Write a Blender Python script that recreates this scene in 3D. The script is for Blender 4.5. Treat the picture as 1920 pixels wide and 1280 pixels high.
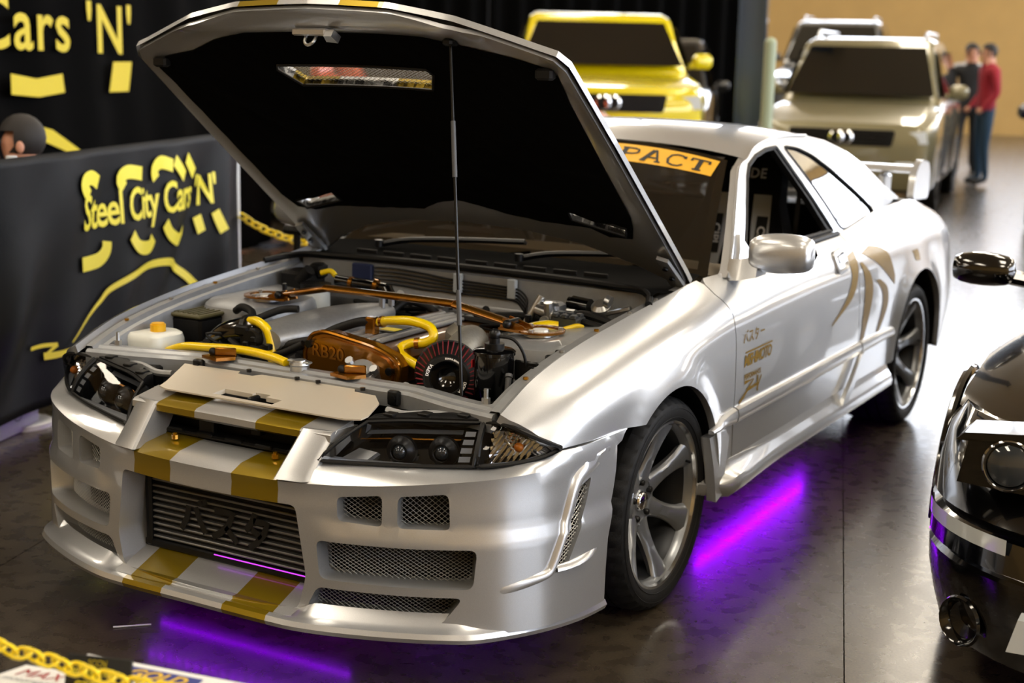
import bpy, bmesh, math, random
from mathutils import Vector, Matrix
from mathutils.geometry import delaunay_2d_cdt
random.seed(7)
SC = bpy.context.scene
for _o in list(bpy.data.objects): bpy.data.objects.remove(_o)
COL = SC.collection
PI = math.pi

# ------------------------------------------------------------------ camera
def set_camera():
    yaw, pitch, roll = math.radians(-29.6046), math.radians(11.192), math.radians(1.3589)
    f = Vector((math.sin(yaw)*math.cos(pitch), math.cos(yaw)*math.cos(pitch), -math.sin(pitch)))
    r = f.cross(Vector((0, 0, 1))).normalized(); u = r.cross(f)
    c, s = math.cos(roll), math.sin(roll)
    r2 = c*r + s*u; u2 = -s*r + c*u
    cam = bpy.data.cameras.new('camera'); o = bpy.data.objects.new('camera', cam); COL.objects.link(o)
    m = Matrix((r2, u2, -f)).transposed().to_4x4(); m.translation = (2.40520, -3.66924, 1.55010)
    o.matrix_world = m
    cam.sensor_width = 36; cam.lens = 2740.58/1920*36; cam.clip_start = .05; cam.clip_end = 200
    cam.dof.use_dof = True; cam.dof.focus_distance = 3.7; cam.dof.aperture_fstop = 2.8; cam.dof.aperture_blades = 0
    SC.camera = o
set_camera()

# ------------------------------------------------------------------ view, world
vs = SC.view_settings
vs.view_transform = 'Standard'; vs.look = 'None'; vs.gamma = 1; vs.use_curve_mapping = False
vs.exposure = 0.8
SC.cycles.use_denoising = True
SC.cycles.max_bounces = 7; SC.cycles.diffuse_bounces = 3; SC.cycles.glossy_bounces = 4; SC.cycles.transparent_max_bounces = 12
SC.cycles.sample_clamp_indirect = 6; SC.cycles.caustics_reflective = False; SC.cycles.caustics_refractive = False
W = bpy.data.worlds.new('world'); SC.world = W; W.use_nodes = True
W.node_tree.nodes['Background'].inputs[0].default_value = (.80, .88, 1, 1)
W.node_tree.nodes['Background'].inputs[1].default_value = 1.0

# ------------------------------------------------------------------ materials
def lin(c):
    if isinstance(c, str):
        c = [int(c[i:i+2], 16)/255 for i in (0, 2, 4)]
    return tuple((x/12.92 if x <= .04045 else ((x+.055)/1.055)**2.4) for x in c)+(1,)
class NT:
    def __init__(s, m): s.t = m.node_tree; s.n = s.t.nodes; s.bs = s.n.get('Principled BSDF')
    def new(s, typ, **kw):
        n = s.n.new(typ)
        for k, v in kw.items():
            if k.startswith('i_'):
                k = k[2:]; n.inputs[int(k) if k.isdigit() else k].default_value = v
            else: setattr(n, k, v)
        return n
    def link(s, a, b): s.t.links.new(a, b)
    def math(s, op, a, b=None):
        n = s.n.new('ShaderNodeMath'); n.operation = op
        for i, v in enumerate((a, b)):
            if v is None: continue
            if isinstance(v, (int, float)): n.inputs[i].default_value = v
            else: s.link(v, n.inputs[i])
        return n.outputs[0]
    def mix(s, f, a, b):
        n = s.n.new('ShaderNodeMix'); n.data_type = 'RGBA'
        if isinstance(f, (int, float)): n.inputs[0].default_value = f
        else: s.link(f, n.inputs[0])
        for i, v in ((6, a), (7, b)):
            if isinstance(v, tuple): n.inputs[i].default_value = v
            else: s.link(v, n.inputs[i])
        return n.outputs[2]
    def obj(s): return s.n.new('ShaderNodeTexCoord').outputs['Object']
    def noise(s, scale, detail=3, vec=None):
        n = s.new('ShaderNodeTexNoise'); n.inputs['Scale'].default_value = scale; n.inputs['Detail'].default_value = detail
        s.link(vec or s.obj(), n.inputs['Vector']); return n.outputs[0]
    def bump(s, h, st=.2, d=.01):
        b = s.new('ShaderNodeBump'); b.inputs['Strength'].default_value = st; b.inputs['Distance'].default_value = d
        s.link(h, b.inputs['Height']); s.link(b.outputs[0], s.bs.inputs['Normal'])
    def ramp(s, f, stops):
        r = s.n.new('ShaderNodeValToRGB'); s.link(f, r.inputs[0]); e = r.color_ramp.elements
        while len(e) < len(stops): e.new(.5)
        for i, (p, c) in enumerate(stops): e[i].position = p; e[i].color = c
        return r.outputs[0]
MATS = {}
def mat(name, col='808080', rough=.5, metal=0, coat=0, grain=0, gscale=60, bump=0, bscale=200, emit=0, ecol=None, ior=None, spec=None):
    if name in MATS: return MATS[name]
    m = bpy.data.materials.new(name); m.use_nodes = True; t = NT(m); b = t.bs; c = lin(col)
    b.inputs['Base Color'].default_value = c; b.inputs['Roughness'].default_value = rough; b.inputs['Metallic'].default_value = metal
    b.inputs['Coat Weight'].default_value = coat; b.inputs['Coat Roughness'].default_value = .03
    if ior: b.inputs['IOR'].default_value = ior
    if spec is not None: b.inputs['Specular IOR Level'].default_value = spec
    if emit: b.inputs['Emission Color'].default_value = lin(ecol or col); b.inputs['Emission Strength'].default_value = emit
    if grain:
        f = t.noise(gscale, 4)
        t.link(t.mix(f, tuple(x*(1-grain) for x in c[:3])+(1,), tuple(min(1, x*(1+grain)) for x in c[:3])+(1,)), b.inputs['Base Color'])
    if bump: t.bump(t.noise(bscale, 3), bump, .004)
    MATS[name] = m; return m
def thin_glass(name, tint, rough=.01, refl=1.5, base=0):
    m = bpy.data.materials.new(name); m.use_nodes = True; t = NT(m); t.n.remove(t.bs)
    lw = t.new('ShaderNodeLayerWeight'); lw.inputs[0].default_value = .5; f0 = ((refl-1)/(refl+1))**2
    fr = t.math('ADD', t.math('MULTIPLY', t.math('POWER', lw.outputs['Facing'], 5.0), 1-f0), f0)
    tr = t.new('ShaderNodeBsdfTransparent'); tr.inputs[0].default_value = lin(tint)
    gl = t.new('ShaderNodeBsdfGlossy'); gl.inputs['Roughness'].default_value = rough
    mx = t.new('ShaderNodeMixShader'); t.link(t.math('MAXIMUM', fr, base), mx.inputs[0]); t.link(tr.outputs[0], mx.inputs[1]); t.link(gl.outputs[0], mx.inputs[2])
    t.link(mx.outputs[0], t.n['Material Output'].inputs[0]); MATS[name] = m; return m
def paint(name, base, stripe=None, a=.1, b=.235, metal=.68, rough=.31):
    m = bpy.data.materials.new(name); m.use_nodes = True; t = NT(m); p = t.bs
    p.inputs['Metallic'].default_value = metal; p.inputs['Roughness'].default_value = rough
    p.inputs['Coat Weight'].default_value = 1; p.inputs['Coat Roughness'].default_value = .025
    c = lin(base); fl = t.noise(900, 1)
    col = t.mix(fl, tuple(x*.8 for x in c[:3])+(1,), tuple(min(1, x*1.15) for x in c[:3])+(1,))
    if stripe:
        sx = t.n.new('ShaderNodeSeparateXYZ'); t.link(t.obj(), sx.inputs[0])
        ax = t.math('ABSOLUTE', sx.outputs[0])
        k = t.math('MULTIPLY', t.math('GREATER_THAN', ax, a), t.math('LESS_THAN', ax, b))
        col = t.mix(k, col, lin(stripe))
    t.link(col, p.inputs['Base Color']); MATS[name] = m; return m

# ------------------------------------------------------------------ mesh helpers
def mesh_obj(name, verts, faces, m, parent=None, smooth=40, mats=None, fm=None):
    me = bpy.data.meshes.new(name); me.from_pydata([tuple(v) for v in verts], [], faces); me.update()
    o = bpy.data.objects.new(name, me); COL.objects.link(o)
    for x in (mats or [m]): me.materials.append(MATS[x] if isinstance(x, str) else x)
    if fm: me.polygons.foreach_set('material_index', fm)
    if smooth:
        me.shade_smooth(); me.set_sharp_from_angle(angle=math.radians(smooth))
    if parent: o.parent = parent
    return o
def empty(name, loc=(0, 0, 0), rz=0):
    o = bpy.data.objects.new(name, None); COL.objects.link(o); o.location = loc; o.rotation_euler = (0, 0, rz); o.empty_display_size = .1
    return o
def tag(o, label=None, cat=None, group=None, kind=None):
    for k, v in (('label', label), ('category', cat), ('group', group), ('kind', kind)):
        if v: o[k] = v
    return o
def copy_tree(o, parent=None):
    c = o.copy(); COL.objects.link(c); c.parent = parent
    for ch in [x for x in o.children]: copy_tree(ch, c)
    return c
def perp(d):
    d = Vector(d).normalized(); a = Vector((0, 0, 1)) if abs(d.z) < .9 else Vector((1, 0, 0))
    u = d.cross(a).normalized(); return u, d.cross(u).normalized()
class B:
    def __init__(s): s.v = []; s.f = []; s.m = []
    def add(s, vs, fs, mi=0):
        k = len(s.v); s.v += [Vector(p) for p in vs]; s.f += [tuple(i+k for i in f) for f in fs]; s.m += [mi]*len(fs); return s
    def hexa(s, p, mi=0):   # 8 points: bottom ring 0-3, top ring 4-7
        return s.add(p, [(3, 2, 1, 0), (4, 5, 6, 7), (0, 1, 5, 4), (1, 2, 6, 5), (2, 3, 7, 6), (3, 0, 4, 7)], mi)
    def box(s, c, d, R=None, mi=0, bev=0):
        x, y, z = d[0]/2, d[1]/2, d[2]/2
        if bev:
            k = min(bev, x*.9, y*.9, z*.9); pts = []; fs = []
            for zz, e in ((-z, k), (-z+k, 0), (z-k, 0), (z, k)):
                for sx, sy in ((-1, -1), (1, -1), (1, 1), (-1, 1)):
                    a, b_ = x-e, y-e
                    pts += ([(sx*(a-k), sy*b_, zz), (sx*a, sy*(b_-k), zz)] if sx*sy < 0 else [(sx*a, sy*(b_-k), zz), (sx*(a-k), sy*b_, zz)])
            order = []
            n = 8
            rings = []
            for r in range(4):
                ring = list(range(r*8, r*8+8))
                ring.sort(key=lambda i: math.atan2(pts[i][1], pts[i][0])); rings.append(ring)
            for r in range(3):
                for i in range(8): fs.append((rings[r][i], rings[r][(i+1) % 8], rings[r+1][(i+1) % 8], rings[r+1][i]))
            fs += [tuple(reversed(rings[0])), tuple(rings[3])]
        else:
            pts = [(-x, -y, -z), (x, -y, -z), (x, y, -z), (-x, y, -z), (-x, -y, z), (x, -y, z), (x, y, z), (-x, y, z)]
            fs = [(3, 2, 1, 0), (4, 5, 6, 7), (0, 1, 5, 4), (1, 2, 6, 5), (2, 3, 7, 6), (3, 0, 4, 7)]
        R = R or Matrix.Identity(3)
        return s.add([R @ Vector(p)+Vector(c) for p in pts], fs, mi)
    def cyl(s, a, b, r0, r1=None, n=16, caps=True, mi=0):
        a, b = Vector(a), Vector(b); r1 = r0 if r1 is None else r1; u, w = perp(b-a)
        P = [a+(u*math.cos(2*PI*i/n)+w*math.sin(2*PI*i/n))*r0 for i in range(n)]+[b+(u*math.cos(2*PI*i/n)+w*math.sin(2*PI*i/n))*r1 for i in range(n)]
        F = [(i, (i+1) % n, n+(i+1) % n, n+i) for i in range(n)]
        if caps: F += [tuple(range(n-1, -1, -1)), tuple(range(n, 2*n))]
        return s.add(P, F, mi)
    def tube(s, pts, r, n=10, closed=False, mi=0, caps=True):
        pts = [Vector(p) for p in pts]; N = len(pts); rr = r if isinstance(r, (list, tuple)) else [r]*N
        P = []; u = None
        for i, p in enumerate(pts):
            if closed: d = pts[(i+1) % N]-pts[i-1]
            else: d = pts[min(i+1, N-1)]-pts[max(i-1, 0)]
            d.normalize()
            if u is None: u, w = perp(d)
            else: u = (u-d*u.dot(d)).normalized(); w = d.cross(u)
            P += [p+(u*math.cos(2*PI*k/n)+w*math.sin(2*PI*k/n))*rr[i] for k in range(n)]
        F = []
        for i in range(N if closed else N-1):
            j = (i+1) % N
            F += [(i*n+k, i*n+(k+1) % n, j*n+(k+1) % n, j*n+k) for k in range(n)]
        if caps and not closed: F += [tuple(range(n-1, -1, -1)), tuple(range((N-1)*n, N*n))]
        return s.add(P, F, mi)
    def lathe(s, prof, o=(0, 0, 0), ax=(0, 0, 1), n=32, mi=0, close=False, arc=2*PI):
        o = Vector(o); ax = Vector(ax).normalized(); u, w = perp(ax); P = []; K = len(prof); full = abs(arc-2*PI) < 1e-6
        m_ = n if full else n+1
        for i in range(m_):
            a = arc*i/n; d = u*math.cos(a)+w*math.sin(a)
            P += [o+ax*h+d*r for r, h in prof]
        F = []
        for i in range(n):
            j = (i+1) % m_
            for k in range(K if close else K-1):
                F.append((i*K+k, j*K+k, j*K+(k+1) % K, i*K+(k+1) % K))
        return s.add(P, F, mi)
    def sphere(s, c, r, n=14, m=8, mi=0, sc=(1, 1, 1)):
        P = []; F = []
        for j in range(m+1):
            t = PI*j/m
            for i in range(n):
                a = 2*PI*i/n; P.append(Vector((c[0]+r*sc[0]*math.sin(t)*math.cos(a), c[1]+r*sc[1]*math.sin(t)*math.sin(a), c[2]+r*sc[2]*math.cos(t))))
        for j in range(m):
            for i in range(n): F.append((j*n+i, (j+1)*n+i, (j+1)*n+(i+1) % n, j*n+(i+1) % n))
        return s.add(P, F, mi)
    def loft(s, rings, closed=True, caps=True, mi=0):
        K = len(rings[0]); P = [p for r in rings for p in r]; F = []
        for i in range(len(rings)-1):
            for k in range(K if closed else K-1):
                F.append((i*K+k, i*K+(k+1) % K, (i+1)*K+(k+1) % K, (i+1)*K+k))
        if caps and closed: F += [tuple(range(K-1, -1, -1)), tuple(range((len(rings)-1)*K, len(rings)*K))]
        return s.add(P, F, mi)
    def grid(s, fn, nu, nv, mi=0):
        P = [fn(i/nu, j/nv) for j in range(nv+1) for i in range(nu+1)]
        return s.add(P, [(j*(nu+1)+i, j*(nu+1)+i+1, (j+1)*(nu+1)+i+1, (j+1)*(nu+1)+i) for j in range(nv) for i in range(nu)], mi)
    def prism(s, poly, fn, d, mi=0):      # poly in 2-D, fn(u,v,w) -> 3-D, thickness d along w
        n = len(poly)
        return s.add([fn(u, v, 0) for u, v in poly]+[fn(u, v, d) for u, v in poly],
                     [tuple(range(n-1, -1, -1)), tuple(range(n, 2*n))]+[(i, (i+1) % n, n+(i+1) % n, n+i) for i in range(n)], mi)
    def make(s, name, m, parent=None, smooth=40):
        ms = m if isinstance(m, (list, tuple)) else [m]
        return mesh_obj(name, s.v, s.f, ms[0], parent, smooth, ms, s.m if len(ms) > 1 else None)
def cr(P, n=8, closed=False):
    P = [Vector(p) for p in P]; N = len(P); out = []
    for i in range(N if closed else N-1):
        if closed: a, b, c, d = P[i-1], P[i], P[(i+1) % N], P[(i+2) % N]
        else: a, b, c, d = P[max(i-1, 0)], P[i], P[i+1], P[min(i+2, N-1)]
        for k in range(n):
            t = k/n; out.append(.5*((2*b)+(c-a)*t+(2*a-5*b+4*c-d)*t*t+(3*b-a-3*c+d)*t**3))
    if not closed: out.append(P[-1])
    return out
def interp(tab, x):      # cubic Hermite through (x, value...) rows
    n = len(tab)
    if x <= tab[0][0]: i = 0; x = max(x, tab[0][0]-.2)
    elif x >= tab[-1][0]: i = n-2
    else:
        i = 0
        while tab[i+1][0] < x: i += 1
    a, b = tab[i], tab[i+1]; h = b[0]-a[0]; t = (x-a[0])/h
    def slope(j, k):
        if j == 0: return (tab[1][k]-tab[0][k])/(tab[1][0]-tab[0][0])
        if j == n-1: return (tab[-1][k]-tab[-2][k])/(tab[-1][0]-tab[-2][0])
        return (tab[j+1][k]-tab[j-1][k])/(tab[j+1][0]-tab[j-1][0])
    t = max(-.5, min(1.5, t))
    h00, h10, h01, h11 = 2*t**3-3*t*t+1, t**3-2*t*t+t, -2*t**3+3*t*t, t**3-t*t
    return [h00*a[k]+h10*h*slope(i, k)+h01*b[k]+h11*h*slope(i+1, k) for k in range(1, len(a))]
def sm(x, a, b):
    t = max(0, min(1, (x-a)/(b-a))); return t*t*(3-2*t)
def resample(poly, step, closed=True):
    out = []; N = len(poly)
    for i in range(N if closed else N-1):
        a, b = poly[i], poly[(i+1) % N]; d = math.dist(a, b); k = max(1, int(math.ceil(d/step)))
        out += [(a[0]+(b[0]-a[0])*j/k, a[1]+(b[1]-a[1])*j/k) for j in range(k)]
    if not closed: out.append(tuple(poly[-1]))
    return out
def pip(p, poly):
    x, y = p; c = False; j = len(poly)-1
    for i in range(len(poly)):
        xi, yi = poly[i]; xj, yj = poly[j]
        if (yi > y) != (yj > y) and x < (xj-xi)*(y-yi)/(yj-yi)+xi: c = not c
        j = i
    return c
def rrect(pts, r, n=4):     # round the corners of a polygon
    out = []; N = len(pts)
    for i in range(N):
        p = Vector(pts[i]); a = Vector(pts[i-1]); b = Vector(pts[(i+1) % N])
        da = (a-p); db = (b-p); k = min(r, da.length*.45, db.length*.45); A = p+da.normalized()*k; C = p+db.normalized()*k
        for j in range(n+1):
            t = j/n; q = A*(1-t)**2+p*2*t*(1-t)+C*t*t; out.append((q.x, q.y))
    return out
def patch(bd, outer, holes, fn, step=.03, ostep=None, walls=None, mi=0, owall=None):
    """triangulate outer minus holes in 2-D, map by fn(u,v,depth); walls: depth per hole; owall: depth of outer return edge"""
    o = resample(outer, ostep or step); hs = [resample(h, ostep or step) for h in holes]
    loops = [o]+hs; pts = []; edges = []; rng = []
    for lp in loops:
        k = len(pts); pts += lp; edges += [(k+i, k+(i+1) % len(lp)) for i in range(len(lp))]; rng.append((k, len(lp)))
    us = [p[0] for p in o]; vs_ = [p[1] for p in o]
    u = min(us)+step*.5; nb = len(pts); cell = {}
    for p in pts: cell.setdefault((int(p[0]//step), int(p[1]//step)), []).append(p)
    while u < max(us):
        v = min(vs_)+step*.5
        while v < max(vs_):
            if pip((u, v), o) and not any(pip((u, v), h) for h in hs):
                ci, cj = int(u//step), int(v//step)
                if all(math.dist((u, v), q) > step*.45 for a in (-1, 0, 1) for b in (-1, 0, 1) for q in cell.get((ci+a, cj+b), ())):
                    pts.append((u, v))
            v += step
        u += step
    vv, ee, ff, ov, oe, of = delaunay_2d_cdt([Vector(p) for p in pts], edges, [], 1, 1e-7)
    tri = [f for f in ff if not any(pip((sum(vv[i].x for i in f)/3, sum(vv[i].y for i in f)/3), h) for h in hs)]
    bd.add([fn(p.x, p.y, 0) for p in vv], tri, mi)
    for li, (k, n) in enumerate(rng):
        d = owall if li == 0 else (walls[li-1] if isinstance(walls, (list, tuple)) else walls)
        if not d: continue
        ds = d if isinstance(d, (list, tuple)) else (0, d*.12, d)
        lp = loops[li]
        ring = [[fn(p[0], p[1], q) for p in lp] for q in ds]
        bd.loft([r+[r[0]] for r in ring], closed=False, mi=mi)
    return bd
def lattice(bd, poly, fn, pitch=(.0160, .0092), r=.0010, depth=0, sub=3, mi=0):
    """expanded-metal mesh: two families of diagonal strands clipped to a polygon"""
    W_, H_ = pitch; us = [p[0] for p in poly]; vs_ = [p[1] for p in poly]
    for sg in (1, -1):
        sl = sg*H_/W_
        cs = [v-sl*u for u, v in poly]; k = math.floor(min(cs)/H_)*H_
        while k < max(cs):
            k += H_; xs = []
            for i in range(len(poly)):
                (u0, v0), (u1, v1) = poly[i], poly[(i+1) % len(poly)]
                a, b = v0-sl*u0-k, v1-sl*u1-k
                if (a > 0) != (b > 0): xs.append(u0+(u1-u0)*a/(a-b))
            xs.sort()
            for j in range(0, len(xs)-1, 2):
                pts = [fn(xs[j]+(xs[j+1]-xs[j])*q/sub, k+sl*(xs[j]+(xs[j+1]-xs[j])*q/sub), depth+sg*r*.7) for q in range(sub+1)]
                bd.tube(pts, r, 3, caps=False, mi=mi)
    return bd
def text_geo(s, size=1.0, shear=0, bold=0, align='CENTER', space=1.0):
    cu = bpy.data.curves.new('lettering', 'FONT'); cu.body = s; cu.size = size; cu.shear = shear; cu.offset = bold; cu.align_x = align; cu.align_y = 'CENTER'; cu.space_character = space
    cu.resolution_u = 3; o = bpy.data.objects.new('lettering', cu); COL.objects.link(o)
    dg = bpy.context.evaluated_depsgraph_get(); me = bpy.data.meshes.new_from_object(o.evaluated_get(dg))
    bm = bmesh.new(); bm.from_mesh(me); bmesh.ops.triangulate(bm, faces=bm.faces); 
    vs_ = [(v.co.x, v.co.y) for v in bm.verts]; fs = [tuple(v.index for v in f.verts) for f in bm.faces]
    bm.free(); bpy.data.objects.remove(o); bpy.data.curves.remove(cu); bpy.data.meshes.remove(me)
    return vs_, fs
def lettering(name, s, fn, m, parent=None, **kw):
    v, f = text_geo(s, **kw)
    return mesh_obj(name, [fn(a, b) for a, b in v], f, m, parent, 0)
def letter_parts(name, s, fn, m, parent, **kw):      # one object per letter piece
    v, f = text_geo(s, **kw); par = list(range(len(v)))
    def root(i):
        while par[i] != i: par[i] = par[par[i]]; i = par[i]
        return i
    for q in f:
        for j in q[1:]: par[root(j)] = root(q[0])
    gs_ = {}
    for q in f: gs_.setdefault(root(q[0]), []).append(q)
    for fs in gs_.values():
        ids = sorted({i for q in fs for i in q}); ix = {i: k for k, i in enumerate(ids)}
        mesh_obj(name, [fn(*v[i]) for i in ids], [tuple(ix[i] for i in q) for q in fs], m, parent, 0)
def stroke(bd, pts, w, fn, mi=0, w1=None):      # flat brush stroke in 2-D mapped by fn(u,v)
    P = [Vector(p) for p in pts]; L = []; R = []; n = len(P)
    for i, p in enumerate(P):
        d = (P[min(i+1, n-1)]-P[max(i-1, 0)]).normalized(); q = Vector((-d.y, d.x)); k = w if w1 is None else w+(w1-w)*i/(n-1)
        L.append(p+q*k/2); R.append(p-q*k/2)
    V = [fn(p.x, p.y) for p in L+R]
    return bd.add(V, [(i, n+i, n+i+1, i+1) for i in range(n-1)], mi)
KATA = {  # brush strokes in a unit square
 'ba': [[(.36, .78), (.30, .45), (.10, .10)], [(.60, .78), (.72, .48), (.92, .12)], [(.72, .98), (.80, .86)], [(.86, 1.02), (.94, .90)]],
 'su': [[(.16, .82), (.78, .82), (.62, .50), (.38, .26), (.08, .08)], [(.52, .42), (.72, .24), (.90, .06)]],
 'ta': [[(.42, .95), (.30, .68), (.10, .46)], [(.36, .76), (.82, .76), (.68, .42), (.46, .18), (.22, .02)], [(.30, .52), (.48, .44), (.60, .34)]],
 'long': [[(.08, .50), (.92, .50)]]}
# ------------------------------------------------------------------ lights and hall
def area(name, loc, rot, sx, sy, power, col=(1, 1, 1)):
    l = bpy.data.lights.new(name, 'AREA'); l.shape = 'RECTANGLE'; l.size = sx; l.size_y = sy; l.energy = power; l.color = col
    o = bpy.data.objects.new(name, l); COL.objects.link(o); o.location = loc; o.rotation_euler = rot; return o

mat('ceiling', 'cbb48c', .8); mat('wall_tan', 'b09058', .85, grain=.1, gscale=2); mat('wall_dark', '15151a', .8)
mat('steel_frame', '2a2f38', .5, .3)
mat('daylight', 'ffffff', .5, emit=5, ecol='e9f1ff'); mat('lamp_glow', 'ffffff', .5, emit=9, ecol='fff0d8')
def concrete():
    m = bpy.data.materials.new('concrete'); m.use_nodes = True; t = NT(m); MATS['concrete'] = m
    v = t.obj(); n1 = t.noise(.9, 4, v); n2 = t.noise(16, 10, v); n3 = t.noise(140, 6, v)
    f = t.math('ADD', t.math('MULTIPLY', n1, .4), t.math('ADD', t.math('MULTIPLY', n2, .3), t.math('MULTIPLY', n3, .3)))
    t.link(t.ramp(f, [(.36, lin('221e19')), (.50, lin('383128')), (.64, lin('4e4638'))]), t.bs.inputs['Base Color'])
    t.link(t.ramp(n2, [(.35, (.25,)*3+(1,)), (.7, (.33,)*3+(1,))]), t.bs.inputs['Roughness'])
    t.bs.inputs['Specular IOR Level'].default_value = .35; t.bs.inputs['Coat Weight'].default_value = .2; t.bs.inputs['Coat Roughness'].default_value = .14
    t.bump(n3, .03, .002)
concrete()
X0, X1, Y0, Y1, ZC = -15., 16., -14., 30., 7.5
def hall():
    b = B(); b.box(((X0+X1)/2, (Y0+Y1)/2, -.11), (X1-X0, Y1-Y0, .2)); fl = b.make('floor', mat('joint', '2a241d', .9), None, 0); tag(fl, 'polished dark concrete floor of the hall', None, None, 'structure')
    # slabs between saw-cut joints
    jx = [X0]+[1.307+2.478*k for k in range(-6, 6)]+[X1]; jy = [Y0]+[-1.9+4.6*k for k in range(-2, 7)]+[Y1]
    for i in range(len(jx)-1):
        for j in range(len(jy)-1):
            g = .0018; b = B(); b.box(((jx[i]+jx[i+1])/2, (jy[j]+jy[j+1])/2, -.006), (jx[i+1]-jx[i]-2*g, jy[j+1]-jy[j]-2*g, .012)); b.make('concrete_slab', 'concrete', fl, 0)
    b = B(); b.box(((X0+X1)/2, (Y0+Y1)/2, ZC+.1), (X1-X0, Y1-Y0, .2)); tag(b.make('ceiling', 'ceiling', None, 0), kind='structure')
    def glazed(name, n, p0, p1, zs, inward, wm, frame_w=.12, panes=8):
        # wall with a high band of daylit glazing
        p0, p1 = Vector(p0), Vector(p1); d = (p1-p0); L = d.length; d.normalize(); nn = Vector(inward); th = .25
        b = B()
        def slab(z0, z1):
            c = (p0+p1)/2-nn*th/2; R = Matrix((d, nn, Vector((0, 0, 1)))).transposed()
            b.box((c.x, c.y, (z0+z1)/2), (L, th, z1-z0), R)
        slab(0, zs[0]); slab(zs[1], ZC)
        w = b.make(name, wm, None, 0); tag(w, kind='structure')
        R = Matrix((d, nn, Vector((0, 0, 1)))).transposed()
        wl = L/panes
        for i in range(panes):
            c = p0+d*(wl*(i+.5))-nn*.12
            f = B()
            for sx in (-1, 1): f.box(c+d*sx*(wl/2-frame_w/4)+Vector((0, 0, (zs[0]+zs[1])/2)), (frame_w/2, .12, zs[1]-zs[0]), R)
            for zz in (zs[0]+.05, (zs[0]+zs[1])/2, zs[1]-.05): f.box(c+Vector((0, 0, zz)), (wl, .1, .08), R)
            fo = f.make('window_%d' % (n+i), 'steel_frame', None, 0); tag(fo, kind='structure')
            for h in (0, 1):
                q = B(); hz = (zs[1]-zs[0])/2; q.box(c-nn*.02+Vector((0, 0, zs[0]+hz*(h+.5))), (wl-frame_w, .02, hz-.08), R); q.make('pane', 'daylight', fo, 0)
        return w
    glazed('wall_back', 1, (X0, Y1, 0), (X1, Y1, 0), (3.6, 7.2), (0, -1, 0), 'wall_tan', panes=8)
    glazed('wall_right', 9, (X1, Y0, 0), (X1, Y1, 0), (2.1, 7.0), (-1, 0, 0), 'wall_tan', panes=11)
    b = B(); b.box((X0-.1, (Y0+Y1)/2, ZC/2), (.2, Y1-Y0, ZC)); tag(b.make('wall_left', 'wall_tan', None, 0), kind='structure')
    b = B(); b.box(((X0+X1)/2, Y0-.1, ZC/2), (X1-X0, .2, ZC)); tag(b.make('wall_front', 'wall_tan', None, 0), kind='structure')
    # ceiling lamps
    k = 0
    for x in (-9, -3, 3, 9):
        for y in (-8, -2, 4, 10, 16, 22):
            k += 1; r = empty('ceiling_lamp', (x, y, ZC-.5)); tag(r, 'long ceiling lamp hung high above the hall floor', 'lamp', 'rows of ceiling lamps')
            b = B(); b.box((0, 0, .06), (1.3, 3.1, .1), bev=.03); b.cyl((0, .5, .1), (0, .5, .5), .01, n=6); b.cyl((0, -.5, .1), (0, -.5, .5), .01, n=6); b.make('housing', 'steel_frame', r)
            b = B(); b.box((0, 0, 0), (1.2, 3.0, .02)); b.make('diffuser', 'lamp_glow', r, 0)
_before = set(bpy.data.objects)
hall()
for o in set(bpy.data.objects)-_before:      # the hall stands at an angle to the car
    if o.parent is None:
        o.location = Matrix.Rotation(math.radians(17.4), 3, 'Z') @ o.location; o.rotation_euler = (0, 0, math.radians(17.4))
# ------------------------------------------------------------------ the silver coupe: materials
paint('silver', 'c4c6c9'); paint('silver_striped', 'c4c6c9', '957d0e')
mat('bay_grey', '8d9094', .42, .35, .3, grain=.15, gscale=40); mat('alloy', 'b9bbbd', .3, .9); mat('raw_alu', 'a6a8aa', .45, .7, grain=.15, gscale=80)
mat('black_plastic', '060607', .5, spec=.3); mat('black_gloss', '060607', .12, 0, .6); mat('rubber', '070708', .6, spec=.35); mat('black_metal', '111214', .35, .4)
mat('liner', '030303', .95, bump=.3, bscale=60, spec=.08); mat('bronze', '9c6516', .25, .85, .6); mat('bronze_dark', '6c4410', .35, .75, .5)
mat('gold', 'c08a12', .25, .8, .6); mat('yellow_hose', 'f2cf00', .3, 0, .4); mat('yellow', 'f0d800', .4); mat('chrome', 'e0e0e2', .08, 1)
mat('gunmetal', '84888e', .32, .6, .4); mat('rim_lip', 'c8cacc', .16, 1); mat('tyre', '070708', .7, bump=.15, bscale=300, spec=.35); mat('disc', '6b6b6b', .3, 1)
mat('mesh_metal', 'c4c4c0', .3, .6); mat('white_plastic', 'd9dcd6', .4); mat('red_fabric', '7a1420', .7); mat('dark_interior', '060607', .85, spec=.2)
mat('seat_cloth', '0e0e10', .95, bump=.4, bscale=400); mat('harness', 'd5dae2', .7, bump=.3, bscale=500); mat('white_print', 'ffffff', .6); mat('gold_decal', '7a5f14', .5, .2, spec=.2)
mat('gold_vinyl', '84681a', .45, .3, .1, spec=.25); mat('black_print', '050505', .5); mat('banner_yellow', 'e0a818', .45); mat('underglow', 'b030ff', .5, emit=45, ecol='9400ff'); mat('blue_box', '18264e', .5)
mat('clip', 'aeb6bd', .45); mat('amber', 'c06a10', .3); mat('glass_lens', 'd8e0e8', .05, 0, 1); mat('purple_line', 'e060ff', .5, emit=.7, ecol='c030ff')
thin_glass('windscreen', '9a9488', .015, 1.5, .15); thin_glass('lamp_clear', 'e4e6ea', .02, 1.45); thin_glass('side_glass', '4c5054', .01, 1.6, .55); mat('core_fin', '1a1a1a', .5, .5, grain=.3, gscale=300); mat('core_bar', '8c8c8c', .4, .85)

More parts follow.
